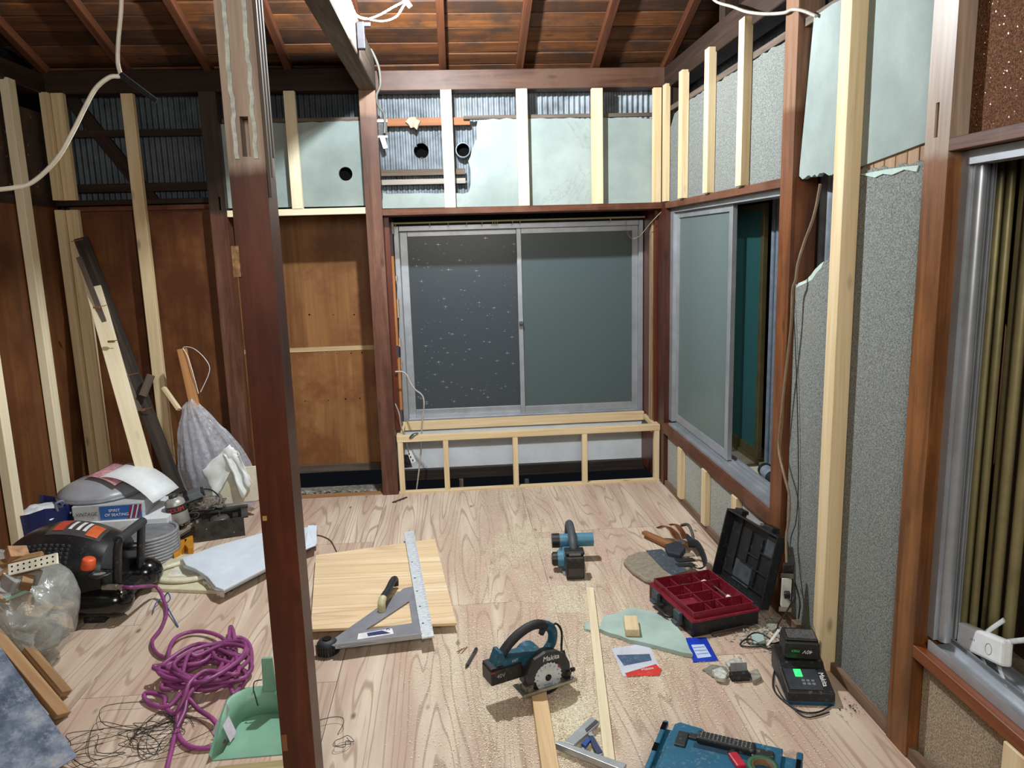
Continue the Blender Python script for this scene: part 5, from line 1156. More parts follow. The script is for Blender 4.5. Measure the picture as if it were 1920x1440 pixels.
# lid
LM = MTB @ Matrix.Translation((WX+.004, 0, .066)) @ Matrix.Rotation(-1.33, 4, 'Y')   # x up the lid, z toward the tray side inverted
inv = MTB.inverted() @ LM; Hh = .315
g = G(inv); g.box(.0, Hh, .0, WYy, -.045, -.039)
walls(g, 0, Hh, 0, WYy, -.045, .0, .008)
ld = g.build('lid', BC, tb, local=True, bevel=.003)
g = G(inv)
for (x0, x1, y0, y1) in ((.04, .046, .03, WYy-.03), (.12, .126, .03, .24), (.05, .26, .12, .126), (.13, .27, .20, .206), (.07, .29, .28, .286), (.20, .206, .03, .12), (.17, .176, .12, .20)):
    G(inv).box(x0, x1, y0, y1, -.039, -.031).build('lid_rib', BC, ld, local=True)
for q in ((.03, .12, .15, .27), (.2, .29, .03, .10)): G(inv).box(*q, -.039, -.034).build('lid_pad', plain('lid_dusty', (66, 72, 78), .6, 0, .25, 30), ld, local=True)
for y0 in (.05, .27): G(inv).box(Hh-.01, Hh+.02, y0, y0+.055, -.045, -.006).build('latch_seat', BC, ld, local=True, bevel=.004)
G(inv).box(Hh, Hh+.012, .14, .24, -.03, -.012).build('label_tab', plain('grey_tab', (150, 146, 146), .5), ld, local=True)
# things inside the tray
def inbox(x, y, z): return MTB @ Vector((x, y, z))
sk = thing('socket_bit', 'black socket with brass bits lying in the far compartment of the red toolbox', 'socket', inbox(.16, .315, .045))
G().cyl(inbox(.135, .33, .056), inbox(.185, .30, .056), .013, n=16).build('socket', plain('socket_dark', (58, 56, 54), .3, .7), sk)
for k in range(3): G().cyl(inbox(.19+.012*k, .335-.01*k, .05), inbox(.215+.01*k, .32-.01*k, .054), .005, n=8).build('brass_bit', plain('brass', (150, 124, 64), .3, .8), sk)
lumber('wood_shim', inbox(.16, .285, .066), inbox(.25, .315, .066), .022, .01, whitewood(), (0, 0, 1), label='pale wooden shim lying in the far compartment of the red toolbox', cat='shim')
sd = thing('drill_bit', 'thin steel drill bit with a white cap along the hinge side of the red toolbox', 'drill bit', inbox(.27, .2, .05))
G().cyl(inbox(.262, .29, .06), inbox(.262, .16, .06), .004, n=8).build('shank', STEEL(), sd); G().cyl(inbox(.262, .16, .06), inbox(.262, .13, .06), .010, n=12).build('white_cap', WHITEP(), sd)
rubble('screws_in_tray', 40, lambda: inbox(random.uniform(.21, .24), random.uniform(.12, .25), .042), STEEL(), 'few loose screws in the middle compartment of the red toolbox', 'screws', (.003, .007))

# ================================================================== FLOOR BITS AT RIGHT OF CENTRE
def shard(name, label, pts, z0, z1, m, cat='shard', bev=0.): return pxslab(pts, z0, z1).build(name, m, label=label, cat=cat, bevel=bev)
def jag(pts, n=3, amp=2.2):
    out = []
    for i in range(len(pts)):
        a_, b_ = pts[i], pts[(i+1) % len(pts)]; out.append(a_)
        for k in range(1, n): out.append((a_[0]+(b_[0]-a_[0])*k/n+random.uniform(-amp, amp), a_[1]+(b_[1]-a_[1])*k/n+random.uniform(-amp, amp)*.6))
    return out
PLS = dusty('fallen_plaster', (150, 170, 162), (214, 204, 178), .85, .9, scale=110.)
g = pxslab(jag([(1122, 1178), (1130, 1158), (1160, 1147), (1184, 1138), (1225, 1146), (1262, 1166), (1285, 1195), (1299, 1226), (1240, 1213), (1180, 1199)]), .002, .018)
g.build('plaster_slab', PLS, label='large pale green plaster slab on the floor carrying a small wood block', cat='slab')
shard('plaster_chip', 'grey plaster chip left of the thin white strip by the slab', jag([(1094, 1172), (1100, 1166), (1112, 1170), (1110, 1182), (1098, 1180)]), 0, .01, PLS)
A_ = FL(1168, 1187, .018); lumber('wood_block', FL(1186, 1187, .034), FL(1182, 1160, .034), .056, .03, pale(), (0, 0, 1), label='small square pale wood block on the fallen plaster slab', cat='block')
ca = thing('blister_card', 'dusty tool blister card with blue picture and red lower panel on the floor', 'card', FL(1190, 1240, 0))
pxslab([(1147, 1216), (1215, 1205), (1240, 1258), (1168, 1268)], .001, .0025).build('card', dusty('card_silver', (180, 186, 198), (220, 212, 190), .4, .9, scale=90.), ca)
pxslab([(1156, 1228), (1218, 1226), (1222, 1238), (1170, 1248)], .0025, .0032).build('blue_picture', dusty('card_blue', (66, 88, 116), (220, 212, 190), .4, .9, scale=90.), ca)
pxslab([(1172, 1262), (1230, 1245), (1241, 1256), (1236, 1266), (1176, 1268)], .0028, .004).build('red_panel', dusty('card_red', (186, 48, 40), (220, 200, 180), .4, .6, scale=90.), ca)
M = frame(FL(1214, 1254, .0045), FL(1230, 1252, .0045)-FL(1200, 1257, .0045), ez=(0, 0, 1)); text('Makita', .018, M, WHITEP(), ca)
cb_ = thing('blue_card', 'bright blue blade packet with white label, sticking out from under the plaster slab', 'packet', FL(1318, 1220, 0))
pxslab([(1284, 1196), (1324, 1195), (1347, 1238), (1300, 1241)], .001, .004).build('packet', plain('packet_blue', (30, 62, 180), .3, 0, .15, 20), cb_)
pxslab([(1296, 1209), (1320, 1208), (1334, 1231), (1308, 1234)], .004, .0045).build('label', plain('packet_label', (196, 212, 238), .4, 0, .06), cb_)
for k in range(3): pxslab([(1299+k*3.4, 1214+k*6), (1321+k*3.6, 1212+k*6), (1321.6+k*3.6, 1213+k*6), (1299.6+k*3.4, 1215+k*6)], .0045, .0048).build('print_line', plain('packet_ink', (80, 100, 170), .4), cb_)
lumber('wood_offcut', FL(1336, 1191, .006), FL(1402, 1176, .006), .022, .012, greywood(), (0, 0, 1), label='thin dusty wood slip in front of the red toolbox', cat='offcut')
for k, pts in enumerate(([(1316, 1255), (1335, 1245), (1362, 1250), (1368, 1265), (1355, 1277), (1335, 1268)], [(1335, 1256), (1352, 1250), (1364, 1262), (1358, 1272), (1342, 1268)], [(1405, 1258), (1420, 1252), (1428, 1268), (1412, 1276)], [(1360, 1240), (1378, 1232), (1392, 1238), (1388, 1248), (1366, 1250)])):
    shard('plaster_chip', ('flat grey plaster shard left of the small socket plate', 'white lump of plaster on the flat grey shard', 'crumbly plaster lump right of the small socket plate', 'pale plaster piece behind the small socket plate')[k], jag(pts, 3, 1.5), 0 if k != 1 else .007, (.006, .024, .018, .014)[k], plain(('chip_grey', 'chip_white', 'chip_tan', 'chip_pale')[k], ((126, 124, 112), (196, 198, 190), (150, 146, 134), (184, 186, 176))[k], .9, 0, .2, 60), bev=.002)
sp = thing('socket_plate', 'small grey mounting plate with black base among plaster chips', 'socket plate', M=frame(FL(1372, 1279, 0), FL(1407, 1277, 0)-FL(1372, 1279, 0), ez=(0, 0, 1)))
Lp = (FL(1407, 1277)-FL(1372, 1279)).length
G().box(0, Lp, 0, .03, 0, .028).build('base', BLACK(), sp, local=True, bevel=.002)
G().box(.004, Lp-.004, .012, .016, .028, .062, M=Matrix.Rotation(-.3, 4, 'X')).box(.02, .023, .009, .012, .03, .06, M=Matrix.Rotation(-.3, 4, 'X')).build('face_plate', plain('plate_grey', (150, 156, 158), .4, .4), sp, local=True)
# --- battery charger with battery
ch = thing('battery_charger', 'black battery charger with blue base and lit green lamp in the right corner', 'charger', M=frame(FL(1478, 1322), FL(1565, 1325)-FL(1478, 1322), ez=(0, 0, 1)))
Lc = (FL(1565, 1325)-FL(1478, 1322)).length; Dc = .25
MXc = Matrix(((0, 0, 1, 0), (1, 0, 0, 0), (0, 1, 0, 0), (0, 0, 0, 1)))
G(MXc).prism([(0, 0), (Dc, 0), (Dc, .016), (0, .016)], 0, Lc).build('blue_base', plain('deep_teal', (20, 68, 96), .5), ch, local=True, bevel=.003)
G(MXc).prism([(-.002, .016), (Dc, .016), (Dc, .085), (.15, .080), (.13, .066), (.005, .046)], -.002, Lc+.002).build('housing', dusty('charger_black', (22, 22, 24), amt=.3), ch, local=True, bevel=.004)
sl = math.atan2(.020, .125); MP = Matrix.Translation((Lc/2, .068, .0567)) @ Matrix.Rotation(sl, 4, 'X')
G(MP).box(-Lc*.44, Lc*.28, -.052, .052, 0, .0012).build('panel', plain('panel_slate', (52, 58, 64), .35), ch, local=True)
G(MP).box(-.034, -.010, .012, .048, .0012, .003).build('green_lamp', glow('green_led', (40, 235, 90), 1.6), ch, local=True)
for i in range(3):
    for j in range(2): G(MP).box(-.018+i*.016, -.008+i*.016, -.032-j*.016+.02, -.022-j*.016+.02, .0012, .002).build('button', plain('button_grey2', (120, 128, 132), .5), ch, local=True)
text('Makita', .026, WM[ch.name] @ MP @ Matrix.Translation((Lc*.36, .0, .0015)) @ Matrix.Rotation(-PI/2, 4, 'Z'), WHITEP(), ch)
MBc = WM[ch.name] @ TRS((Lc*.52, .145, .088), -.06)
ba = thing('tool_battery', 'black tool battery with green and white end print, seated on the charger', 'battery', M=MBc)
G().box(-.062, .062, 0, .10, 0, .062, tx=.94).box(-.058, .058, .012, .10, .062, .070, tx=.95).build('body', dusty('battery_black2', (24, 24, 25), amt=.2), ba, local=True, bevel=.006)
G().box(-.046, .05, .02, .085, .070, .0708).build('rating_label', plain('label_grey3', (78, 78, 78), .4, 0, .6, 160), ba, local=True)
MT = MBc @ Matrix.Translation((0, -.0008, .030)) @ Matrix.Rotation(PI/2, 4, 'X')
G(Matrix.Translation((0, 0, .03))).box(-.046, .046, -.0008, .0, -.012, .012).build('end_label', plain('label_black', (16, 20, 18), .3), ba, local=True)
R180 = Matrix.Rotation(PI, 4, 'Z')
text('40V', .02, MT @ Matrix.Translation((.02, 0, .0003)) @ R180, WHITEP(), ba, shear=.3); text('max', .017, MT @ Matrix.Translation((-.022, 0, .0003)) @ R180, plain('print_green', (70, 190, 110), .4), ba, shear=.2)
# --- hanging outlet and its cables
ot = thing('hanging_outlet', 'white outlet strip on a black bracket hanging beside the toolbox lid, a plug in it', 'outlet', M=TRS(SD(1474, 1112, 1.262), -.25, .12))
G().box(-.018, .018, -.006, .014, -.062, .062).build('outlet_strip', plain('outlet_white', (206, 210, 202), .45), ot, local=True, bevel=.003)
G().box(-.014, .026, .012, .03, -.07, .12).build('black_box', BLACK(), ot, local=True, bevel=.003)
for z in (-.085, .066): G().box(-.024, .024, .0, .003, z, z+.02).build('bracket', STEEL(), ot, local=True)
G().box(-.010, .012, -.03, -.006, -.008, .016).build('plug', BLACK(), ot, local=True, bevel=.004)
pO = WM[ot.name] @ Vector((.0, -.03, .0))
CB = plain('black_cable', (30, 30, 32), .5)
G().tube([pO, pO+Vector((.012, -.03, -.01)), SD(1490, 1118, 1.22), SD(1478, 1142, 1.2), FL(1462, 1165, .06), FL(1458, 1178, .02), FL(1464, 1192, .006), FL(1475, 1200, .006), FL(1440, 1208, .006), FL(1405, 1206, .006), FL(1402, 1194, .01), FL(1420, 1186, .014), FL(1445, 1200, .008), FL(1428, 1212, .006), FL(1396, 1212, .006), FL(1388, 1207, .006), FL(1405, 1198, .012), FL(1440, 1216, .006), FL(1466, 1212, .008), FL(1470, 1185, .02), FL(1476, 1195, .02), FL(1464, 1215, .01), FL(1456, 1245, .006), FL(1450, 1270, .006), FL(1452, 1295, .006), FL(1475, 1318, .006), FL(1505, 1335, .006), FL(1535, 1335, .006), FL(1560, 1322, .006)], .0032, 7).build('power_cable', CB, label='black power cable coiled on the floor between the hanging outlet and the charger', cat='cable')
G().tube([FL(1455, 1285, .006), FL(1470, 1310, .005), FL(1505, 1342, .005), FL(1530, 1343, .005), FL(1555, 1335, .005)], .0025, 6).build('thin_cable', CB, label='thin brownish cable curling in front of the charger', cat='cable')
G().tube([SD(1497, 1160, 1.31), SD(1500, 1130, 1.31), SD(1493, 1100, 1.31), SD(1488, 1085, 1.31)], .003, 6).build('wall_wire', CB, label='short black wire on the sand wall behind the hanging outlet', cat='cable')
rubble('plaster_crumbs', 520, lambda: FL(random.gauss(1430, 32), random.gauss(1180, 16), .002), plain('crumb_mix', (164, 164, 152), .95, 0, .35, 30), 'crumbs of plaster and dust on the floor around the coiled cable', size=(.003, .016))
rubble('dark_crumbs', 60, lambda: FL(random.gauss(1600, 16), random.gauss(1325, 12), .002), plain('dark_crumb', (46, 38, 30), .95), 'dark dirt crumbs on the floor right of the charger', size=(.002, .008))
for k, pts in enumerate(([(1408, 1190), (1428, 1186), (1434, 1200), (1415, 1206)], [(1436, 1170), (1452, 1163), (1462, 1172), (1448, 1182)])):
    shard('plaster_chip', ('pale green plaster chip inside the coiled cable', 'grey plaster chip beside the toolbox lid')[k], jag(pts, 3, 1.5), .0, .012, PLS if k == 0 else plain('chip_tan', (150, 146, 134), .9), bev=.001)
G().slab([FL(1452, 1195, .02), FL(1458, 1180, .05), FL(1463, 1183, .05), FL(1440, 1212, .01), FL(1436, 1210, .01)], (0, 0, .002)).build('perforated_tie', plain('white_tie', (200, 200, 196), .5), label='white perforated plastic tie standing in the coiled cable', cat='tie')
# --- teal case at the bottom edge
cA, cB = FL(1245, 1350, .115), FL(1507, 1410, .115); MC = frame(cA, cB-cA, ez=(0, 0, 1)); Wc = (cB-cA).length
tc_ = thing('tool_case', 'teal plastic tool case with recessed black carry handle at the bottom picture edge', 'case', M=MC @ Matrix.Translation((0, 0, -.115)))
TL = dusty('case_teal', (20, 84, 112), amt=.75)
Mi = lambda z: Matrix.Translation((0, 0, z))
G(Mi(.115)).box(.0, Wc, -.30, -.02, -.115, -.012).build('case_body', TL, tc_, local=True, bevel=.006)
G(Mi(.115)).prism([(.035, -.012), (.035, -.29), (Wc-.055, -.29), (Wc-.055, -.012), (.265, -.012), (.245, -.028), (.135, -.028), (.12, -.004), (.05, .004)], -.012, .004).build('case_lid', TL, tc_, local=True, bevel=.003)
for q in ((0, .016, -.30, -.006), (Wc-.018, Wc, -.30, -.012)): G(Mi(.115)).box(*q, -.012, .006).build('side_rail', TL, tc_, local=True, bevel=.004)
BG = dusty('handle_black', (30, 32, 34), amt=.8)
hb = G(Mi(.115)).box(.055, .088, -.115, -.045, .002, .010).box(.088, .115, -.07, -.045, .002, .012).build('handle_arm', BG, tc_, local=True, bevel=.004)
G(Mi(.115)).box(Wc-.135, Wc-.075, -.085, -.045, .002, .012).build('handle_arm', BG, tc_, local=True, bevel=.004)
G(Mi(.115)).box(.112, .112+.165, -.078, -.038, .002, .022).build('handle_grip', BG, tc_, local=True, bevel=.006)
G(Mi(.115)).box(.108, .282, -.10, -.078, .003, .0048).box(.112, .272, -.034, -.022, .004, .007).build('recess', plain('deep_teal2', (12, 52, 72), .5), tc_, local=True)
g = G(Mi(.115))
for i in range(13):
    for j in range(4): g.cyl((.125+i*.0115, -.070+j*.008, .0218), (.125+i*.0115, -.070+j*.008, .0232), .0022, n=6)
g.build('grip_dots', plain('dot_grey', (130, 130, 128), .6), tc_, local=True, kind='stuff')
for y0 in (-.055, -.16): G(Mi(.115)).box(.001, .015, y0, y0+.035, .0055, .008).build('hinge_slot', VOID(), tc_, local=True)
G(Mi(.115)).box(Wc-.016, Wc-.004, -.09, -.05, .0055, .008).build('hinge_slot', VOID(), tc_, local=True)
tpn = thing('green_tape_roll', 'green tape roll lying on the teal tool case at the bottom edge', 'tape', M=MC @ Matrix.Translation((.305, -.135, .005)))
G().lathe([(.028, 0), (.042, 0), (.042, .02), (.028, .02), (.028, 0)], 28).build('roll', plain('tape_green', (52, 96, 66), .6), tpn, local=True)
G().lathe([(.026, 0), (.028, 0), (.028, .02), (.026, .02), (.026, 0)], 28).build('core', plain('core_brown', (120, 92, 66), .8), tpn, local=True)
rd_ = thing('chalk_marker', 'red pocket tool lying on the teal tool case beside the green tape', 'tool', M=MC @ Matrix.Translation((.235, -.125, .005)) @ Matrix.Rotation(.6, 4, 'Z'))
G().box(-.014, .014, -.03, .03, 0, .014).build('red_body', plain('tool_red', (186, 34, 56), .4), rd_, local=True, bevel=.004); G().box(-.008, .008, .03, .04, .002, .012).build('nose', BLACK(), rd_, local=True)
# --- small things on the floor
ht = thing('rusty_hinge', 'small rusty strap piece on the floor in front of the middle post', 'hinge', FL(750, 937, 0))
lumber('strap', FL(736, 942, .004), FL(763, 932, .004), .014, .005, plain('rust', (70, 44, 34), .8, 0, .4, 90), (0, 0, 1), ht); 
for px, py in ((742, 940), (750, 937), (757, 934)): G().cyl(FL(px, py, .006), FL(px, py, .011), .004, n=8).build('rivet', plain('rust', (70, 44, 34), .8), ht)
for k, (a_, b_) in enumerate((((856, 1222), (872, 1214)), ((864, 1226), (876, 1212)), ((858, 1226), (866, 1216)))):
    lumber('splinter', FL(*a_, .002), FL(*b_, .004), .004, .002, TW, (0, 0, 1), label=('reddish wood splinter left of the grey pen, longest', 'reddish wood splinter nearest the grey pen', 'shortest reddish wood splinter by the grey pen')[k], cat='splinter')
G().tube([FL(588, 1003, .004), FL(603, 1005, .004), FL(620, 1014, .004), FL(631, 1034, .004)], .003, 6).build('twine', plain('brown_twine', (74, 58, 44), .8), label='short brown twine curling on the floor beyond the plywood offcut', cat='twine')
# ================================================================== WIFI EXTENDER, PIPE
wa, wb_, wc_ = SD(1795, 1170, 1.425), SD(1880, 1206, 1.405), SD(1791, 1210, 1.415)
MWf = frame(wc_, wb_-wa, ez=wa-wc_)
wf = thing('wifi_extender', 'white network extender with four flap antennas lying on the right window rail', 'extender', M=MWf)
Lw, Hw = (wb_-wa).length, (wa-wc_).length*1.12
G().box(0, Lw, 0, .032, 0, Hw).build('body', WHITEP(), wf, local=True, bevel=.008)
G().tube([(Lw*.74+.0145*math.cos(a_), -.0006, Hw*.45+.0145*math.sin(a_)) for a_ in [2*PI*i/24 for i in range(25)]], .0006, 5, 1).build('button_ring', plain('ring_grey', (120, 124, 126), .5), wf, local=True)
for k in range(3): G().box(Lw*.35+k*.008, Lw*.35+k*.008+.0015, -.0006, .001, Hw*.5, Hw*.5+.006).build('status_mark', plain('mark_grey', (90, 94, 96), .5), wf, local=True)
for p0, p1 in (((Lw*.5, .02, Hw-.004), (Lw*.78, .03, Hw+.045)), ((Lw*.92, .025, Hw-.006), (Lw*1.25, .03, Hw+.018)), ((Lw*.42, .02, .004), (Lw*.62, .02, -.04)), ((Lw*.78, .02, .002), (Lw*1.0, .02, -.052))):
    G().tube([p0, ((p0[0]+p1[0])/2, (p0[1]+p1[1])/2, (p0[2]+p1[2])/2), p1], (.003, .0075), 8, 2, flat=(0, 1, 0)).build('antenna', plain('antenna_grey', (196, 200, 200), .45), wf, local=True)
pp = thing('pipe_piece', 'short grey pipe with black end rings lying in the right window box', 'pipe', (1.475, 3.40, .401))
a_, b_ = Vector((1.50, 3.53, .436)), Vector((1.46, 3.24, .436))
G().cyl(a_, b_, .032, n=24).build('tube', plain('pipe_grey', (132, 140, 152), .4, .1), pp)
G().cyl(a_-(b_-a_)*.04, a_+(b_-a_)*.05, .036, n=24).cyl(a_+(b_-a_)*.42, a_+(b_-a_)*.7, .0345, n=24).build('black_ring', BLACK(), pp, bevel=.002)
# ================================================================== VENT PIPE, UPPER OUTLET, CABLES
vp = thing('vent_pipe', 'grey pipe stub poking through the corrugated wall beside the broken green plaster', 'pipe', BK(868, 281, 4.88))
p = BK(868, 281, 4.86); 
G(Matrix.Translation(p) @ Matrix.Rotation(-PI/2, 4, 'X')).lathe([(.040, 0), (.046, 0), (.046, .10), (.040, .10), (.040, 0)], 28).build('sleeve', plain('pipe_grey', (132, 140, 152), .4, .1), vp)
G(Matrix.Translation(p) @ Matrix.Rotation(-PI/2, 4, 'X')).lathe([(0, .06), (.0405, .06)], 24).build('dark_bore', VOID(), vp)
uo = thing('wall_outlet', 'torn-off outlet plate hanging from a cable beside the middle post', 'outlet', BK(714, 250, 4.84))
for (pts, y0, m, n) in (([(705, 226), (726, 226), (726, 258), (706, 258)], 4.855, BLACK(), 'black_mount'), ([(706, 224), (726, 224), (726, 229), (706, 229)], 4.846, STEEL(), 'top_bracket'), ([(707, 254), (727, 254), (727, 258), (707, 258)], 4.846, STEEL(), 'bottom_bracket'), ([(712, 258), (721, 255), (727, 277), (719, 279)], 4.838, WHITEP(), 'white_outlet')):
    G().slab([BK(x, y, y0) for x, y in pts], (0, .008, 0)).build(n, m, uo)
G().tube([BK(691, 85, 4.70), BK(702, 105, 4.72), BK(711, 130, 4.74), BK(713, 160, 4.76), BK(706, 178, 4.77), BK(709, 198, 4.80), BK(721, 216, 4.83), BK(721, 250, 4.836)], .0075, 8).build('conduit_cable', plain('grey_cable', (120, 118, 112), .5), label='grey cable running from the tie beam down to the torn-off outlet', cat='cable')
pz = BK(770, 232, 4.84)
G().slab([BK(x, y, 4.842) for x, y in ((760, 228), (768, 220), (778, 219), (781, 224), (788, 226), (784, 234), (781, 243), (776, 238), (770, 240), (766, 233))], (.004, .01, 0)).build('plaster_flake', plain('flake_cream', (186, 170, 146), .9, 0, .2, 60), label='cream plaster flake clinging to the orange rail above the round hole', cat='flake')
WC = plain('white_cable', (214, 206, 188), .45, 0, .05)
G().tube([BK(228, -30, 2.6), BK(227, 20, 2.6), BK(222, 75, 2.6), BK(221, 118, 2.6), BK(226, 140, 2.59), BK(222, 143, 2.58), BK(205, 145, 2.57), BK(180, 165, 2.56), BK(160, 200, 2.55), BK(135, 250, 2.54), BK(105, 300, 2.53), BK(60, 342, 2.52), BK(20, 353, 2.5), BK(-40, 358, 2.48)], .0068, 8, 5).build('hanging_cable', WC, label='cream cable hanging from the roof at upper left', cat='cable')
G().cyl(BK(226, 140, 2.585), BK(294, 190, 2.59), .010, .008, 10).build('taped_joint', plain('black_tape', (34, 36, 40), .22, 0, .3, 40), label='black taped joint at the bend of the cream hanging cable', cat='joint')
WL = plain('bright_white_cable', (236, 236, 236), .4, 0, .03)
G().tube([BK(652, -20, 3.6), BK(655, 5, 3.6), BK(664, 26, 3.6), BK(686, 36, 3.58), BK(712, 28, 3.58), BK(740, 12, 3.58), BK(762, 2, 3.6), BK(756, 12, 3.6), BK(742, 32, 3.6), BK(718, 40, 3.6), BK(690, 36, 3.6), BK(668, 28, 3.6), BK(656, 0, 3.6)], .0045, 7, 5).build('lamp_cable', WL, label='white lamp cable looping beside the tie beam at the top edge', cat='cable')
G().cyl(BK(758, -3, 3.6), BK(770, 14, 3.6), .011, n=12).build('cable_connector', WL, label='white connector at the end of the looped lamp cable', cat='connector')
G().box(-.405, -.37, 3.86, 3.90, 2.50, 2.62).box(-.408, -.34, 3.87, 3.89, 2.60, 2.62).build('lamp_clamp', plain('clamp_dark', (40, 40, 44), .4, .3), label='small dark lamp clamp on the lit side of the tie beam', cat='clamp', bevel=.003)
G().tube([SD(1330, -10, 1.26), SD(1345, 4, 1.26), SD(1375, 13, 1.26), SD(1400, 22, 1.26), SD(1435, 26, 1.27), SD(1470, 24, 1.29), SD(1485, 18, 1.30), SD(1505, 20, 1.31), SD(1530, 30, 1.32)], .0065, 8).build('roof_cable', plain('grey_white_cable', (170, 164, 154), .5), label='pale cable drooping along the roof edge at upper right', cat='cable')
CG = plain('tan_cable', (128, 110, 88), .5)
G().tube([SD(1538, 345, 1.325), SD(1532, 380, 1.325), SD(1523, 415, 1.32), SD(1508, 455, 1.315), SD(1496, 495, 1.30), SD(1492, 525, 1.296), SD(1486, 545, 1.296), SD(1484, 600, 1.298), SD(1478, 660, 1.298), SD(1471, 720, 1.298), SD(1464, 790, 1.298), SD(1460, 840, 1.298), SD(1470, 890, 1.29), SD(1480, 930, 1.30), SD(1479, 975, 1.30), SD(1474, 1010, 1.29), SD(1476, 1085, 1.275)], .0055, 8).build('post_cable', CG, label='tan cable running down the orange-brown post to the hanging outlet', cat='cable')
G().tube([SD(1487, 560, 1.326), SD(1491, 640, 1.326), SD(1495, 760, 1.326), SD(1497, 900, 1.326), SD(1493, 975, 1.32), SD(1484, 1005, 1.31), SD(1480, 1040, 1.29)], .002, 6).build('thin_wall_wire', CB, label='thin dark wire hanging on the grey sand wall beside the post cable', cat='wire')
G().tube([BK(741, 697, 4.86), BK(753, 697, 4.86), BK(762, 702, 4.86), BK(768, 715, 4.85), BK(778, 730, 4.84), BK(792, 742, 4.83), BK(795, 762, 4.83), BK(791, 800, 4.84), BK(789, 850, 4.84), BK(784, 895, 4.85), BK(781, 918, 4.86)], .0052, 8).build('window_cable', plain('grey_white_cable', (170, 164, 154), .5), label='grey-white cable hanging across the left corner of the back window', cat='cable')
G().tube([BK(741, 757, 4.83), BK(748, 775, 4.83), BK(752, 800, 4.85), BK(760, 825, 4.90), BK(766, 848, 4.95)], .004, 7).build('window_cable', plain('grey_white_cable', (170, 164, 154), .5), label='short pale cable from the middle post to the lower outlet', cat='cable')
lo_ = thing('low_outlet', 'white outlet strip with black bracket hanging inside the bench frame', 'outlet', BK(768, 858, 5.0))
G().slab([BK(x, y, 4.99) for x, y in ((763, 848), (771, 845), (780, 865), (772, 869))], (0, .012, 0)).build('outlet_strip', WHITEP(), lo_)
G().slab([BK(x, y, 5.01) for x, y in ((755, 853), (765, 853), (773, 876), (755, 878))], (0, .01, 0)).build('black_bracket', BLACK(), lo_)
g = G()
for (x, y) in ((767, 851), (770, 857), (774, 863)): p = BK(x, y, 4.9895); g.box(p.x-.004, p.x+.004, p.y-.0008, p.y, p.z-.006, p.z+.006)
g.build('slots', VOID(), lo_, kind='stuff')
G().tube([BK(768, 820, 4.775), BK(774, 814, 4.775), BK(784, 812, 4.79), BK(776, 818, 4.775), BK(768, 822, 4.775), BK(776, 813, 4.785)], .0035, 6).build('dark_string', plain('green_string', (70, 80, 66), .7), label='dark green string knotted on the front rail of the bench frame', cat='string')
G().tube([BK(1241, 396, 4.80), BK(1220, 418, 4.85), BK(1200, 442, 4.95), BK(1185, 447, 5.05), BK(1176, 436, 5.06), BK(1174, 412, 5.07)], .0022, 6).build('curtain_string', plain('straw_cord', (170, 150, 110), .7), label='thin straw cord hanging at the right end of the curtain rail', cat='string')
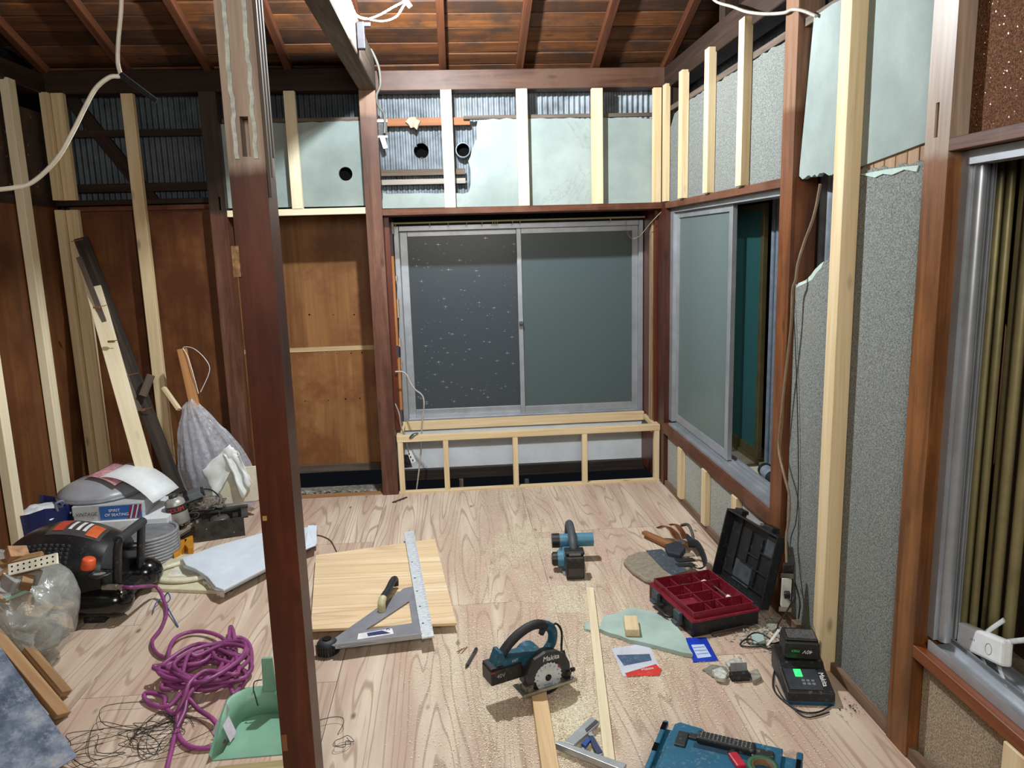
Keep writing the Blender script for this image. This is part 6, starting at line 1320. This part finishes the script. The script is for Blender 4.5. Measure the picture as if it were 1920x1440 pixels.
# ================================================================== SAW DUST
rng = np.random.default_rng(5)
def dust(n, s0, s1, col, name, label, spread):
    P = []
    while len(P) < n:
        k = rng.random()
        if k < .26: px, py = rng.normal(1120, 120), rng.normal(1190, 105)
        elif k < .56: px, py = rng.normal(965, 38 if rng.random() < .6 else 95), rng.uniform(915, 1130)
        elif k < .66: t_ = rng.random(); px, py = 1035+40*t_+rng.normal(0, 26), 1010+140*t_
        elif k < .80: px, py = rng.normal(1075, 28), rng.normal(1350, 45)
        elif k < .90: px, py = rng.normal(905, 60), rng.normal(1250, 95)
        else: px, py = rng.uniform(760, 1560), rng.uniform(910, 1438)
        if py < 912 or py > 1500: continue
        p = FL(px, py, 0)
        if p.x > 1.30 or p.x < -.42+(.0 if rng.random() < .9 else -.8) or p.y > 4.77: continue
        if any(abs((Vector((p.x, p.y, 0))-Vector((q[0], q[1], 0))).length) < q[2] for q in ((.52, 3.5, .09), (1.15, 2.4, .12))): continue
        if mnoise.noise(Vector((p.x*3.1, p.y*2.2, 4)))+.6*mnoise.noise(Vector((p.x*9, p.y*7, 9))) < rng.uniform(-.75, .35): continue
        P.append((p.x, p.y))
    P = np.array(P); N = len(P); a = rng.uniform(0, 2*PI, N); s = rng.uniform(s0, s1, N); tl = rng.uniform(.3, 1., N); zz = rng.uniform(.0006, .003, N)
    ca, sa = np.cos(a)*s, np.sin(a)*s
    V = np.empty((N, 4, 3)); 
    V[:, 0] = np.stack([P[:, 0]+ca, P[:, 1]+sa, zz], 1); V[:, 1] = np.stack([P[:, 0]-sa*tl, P[:, 1]+ca*tl, zz+s*.10], 1)
    V[:, 2] = np.stack([P[:, 0]-ca, P[:, 1]-sa, zz+s*.16], 1); V[:, 3] = np.stack([P[:, 0]+sa*tl, P[:, 1]-ca*tl, zz+s*.05], 1)
    me = bpy.data.meshes.new(name); me.vertices.add(4*N); me.vertices.foreach_set('co', V.reshape(-1)); me.loops.add(4*N); me.loops.foreach_set('vertex_index', np.arange(4*N)); me.polygons.add(N)
    me.polygons.foreach_set('loop_start', np.arange(0, 4*N, 4)); me.update(calc_edges=True); me.validate(); me.materials.append(col)
    o = bpy.data.objects.new(name, me); COL.objects.link(o); tag(o, label, 'sawdust', kind='stuff')
SDm = plain('sawdust_cream', (242, 231, 204), .9, 0, .1, 90, spec=.1)
dust(70000, .0011, .0030, SDm, 'sawdust', 'cream sawdust flakes scattered over the plywood floor around the circular saw', 1)
dust(140000, .0006, .0014, SDm, 'sawdust', 'fine cream sawdust powder dusting the plywood floor between the tools', 1)
# heap of chips right of the lumber piece
g = G()
for _ in range(900):
    t_ = random.random(); c__ = FL(1042+9*t_, 1312+110*t_, 0); r_ = random.gauss(0, .016); s = random.uniform(.002, .005)
    p = Vector((c__.x+.012+r_, c__.y+random.uniform(-.01, .01), max(.001, .014-abs(r_)*.6)*random.uniform(.2, 1)))
    g.add([p+Vector((random.uniform(-s, s), random.uniform(-s, s), random.uniform(0, s))) for _ in range(3)], [(0, 1, 2)])
g.build('sawdust_heap', plain('sawdust_cream', (240, 226, 192), .9), label='ridge of sawdust heaped along the right side of the tan lumber', cat='sawdust', kind='stuff')
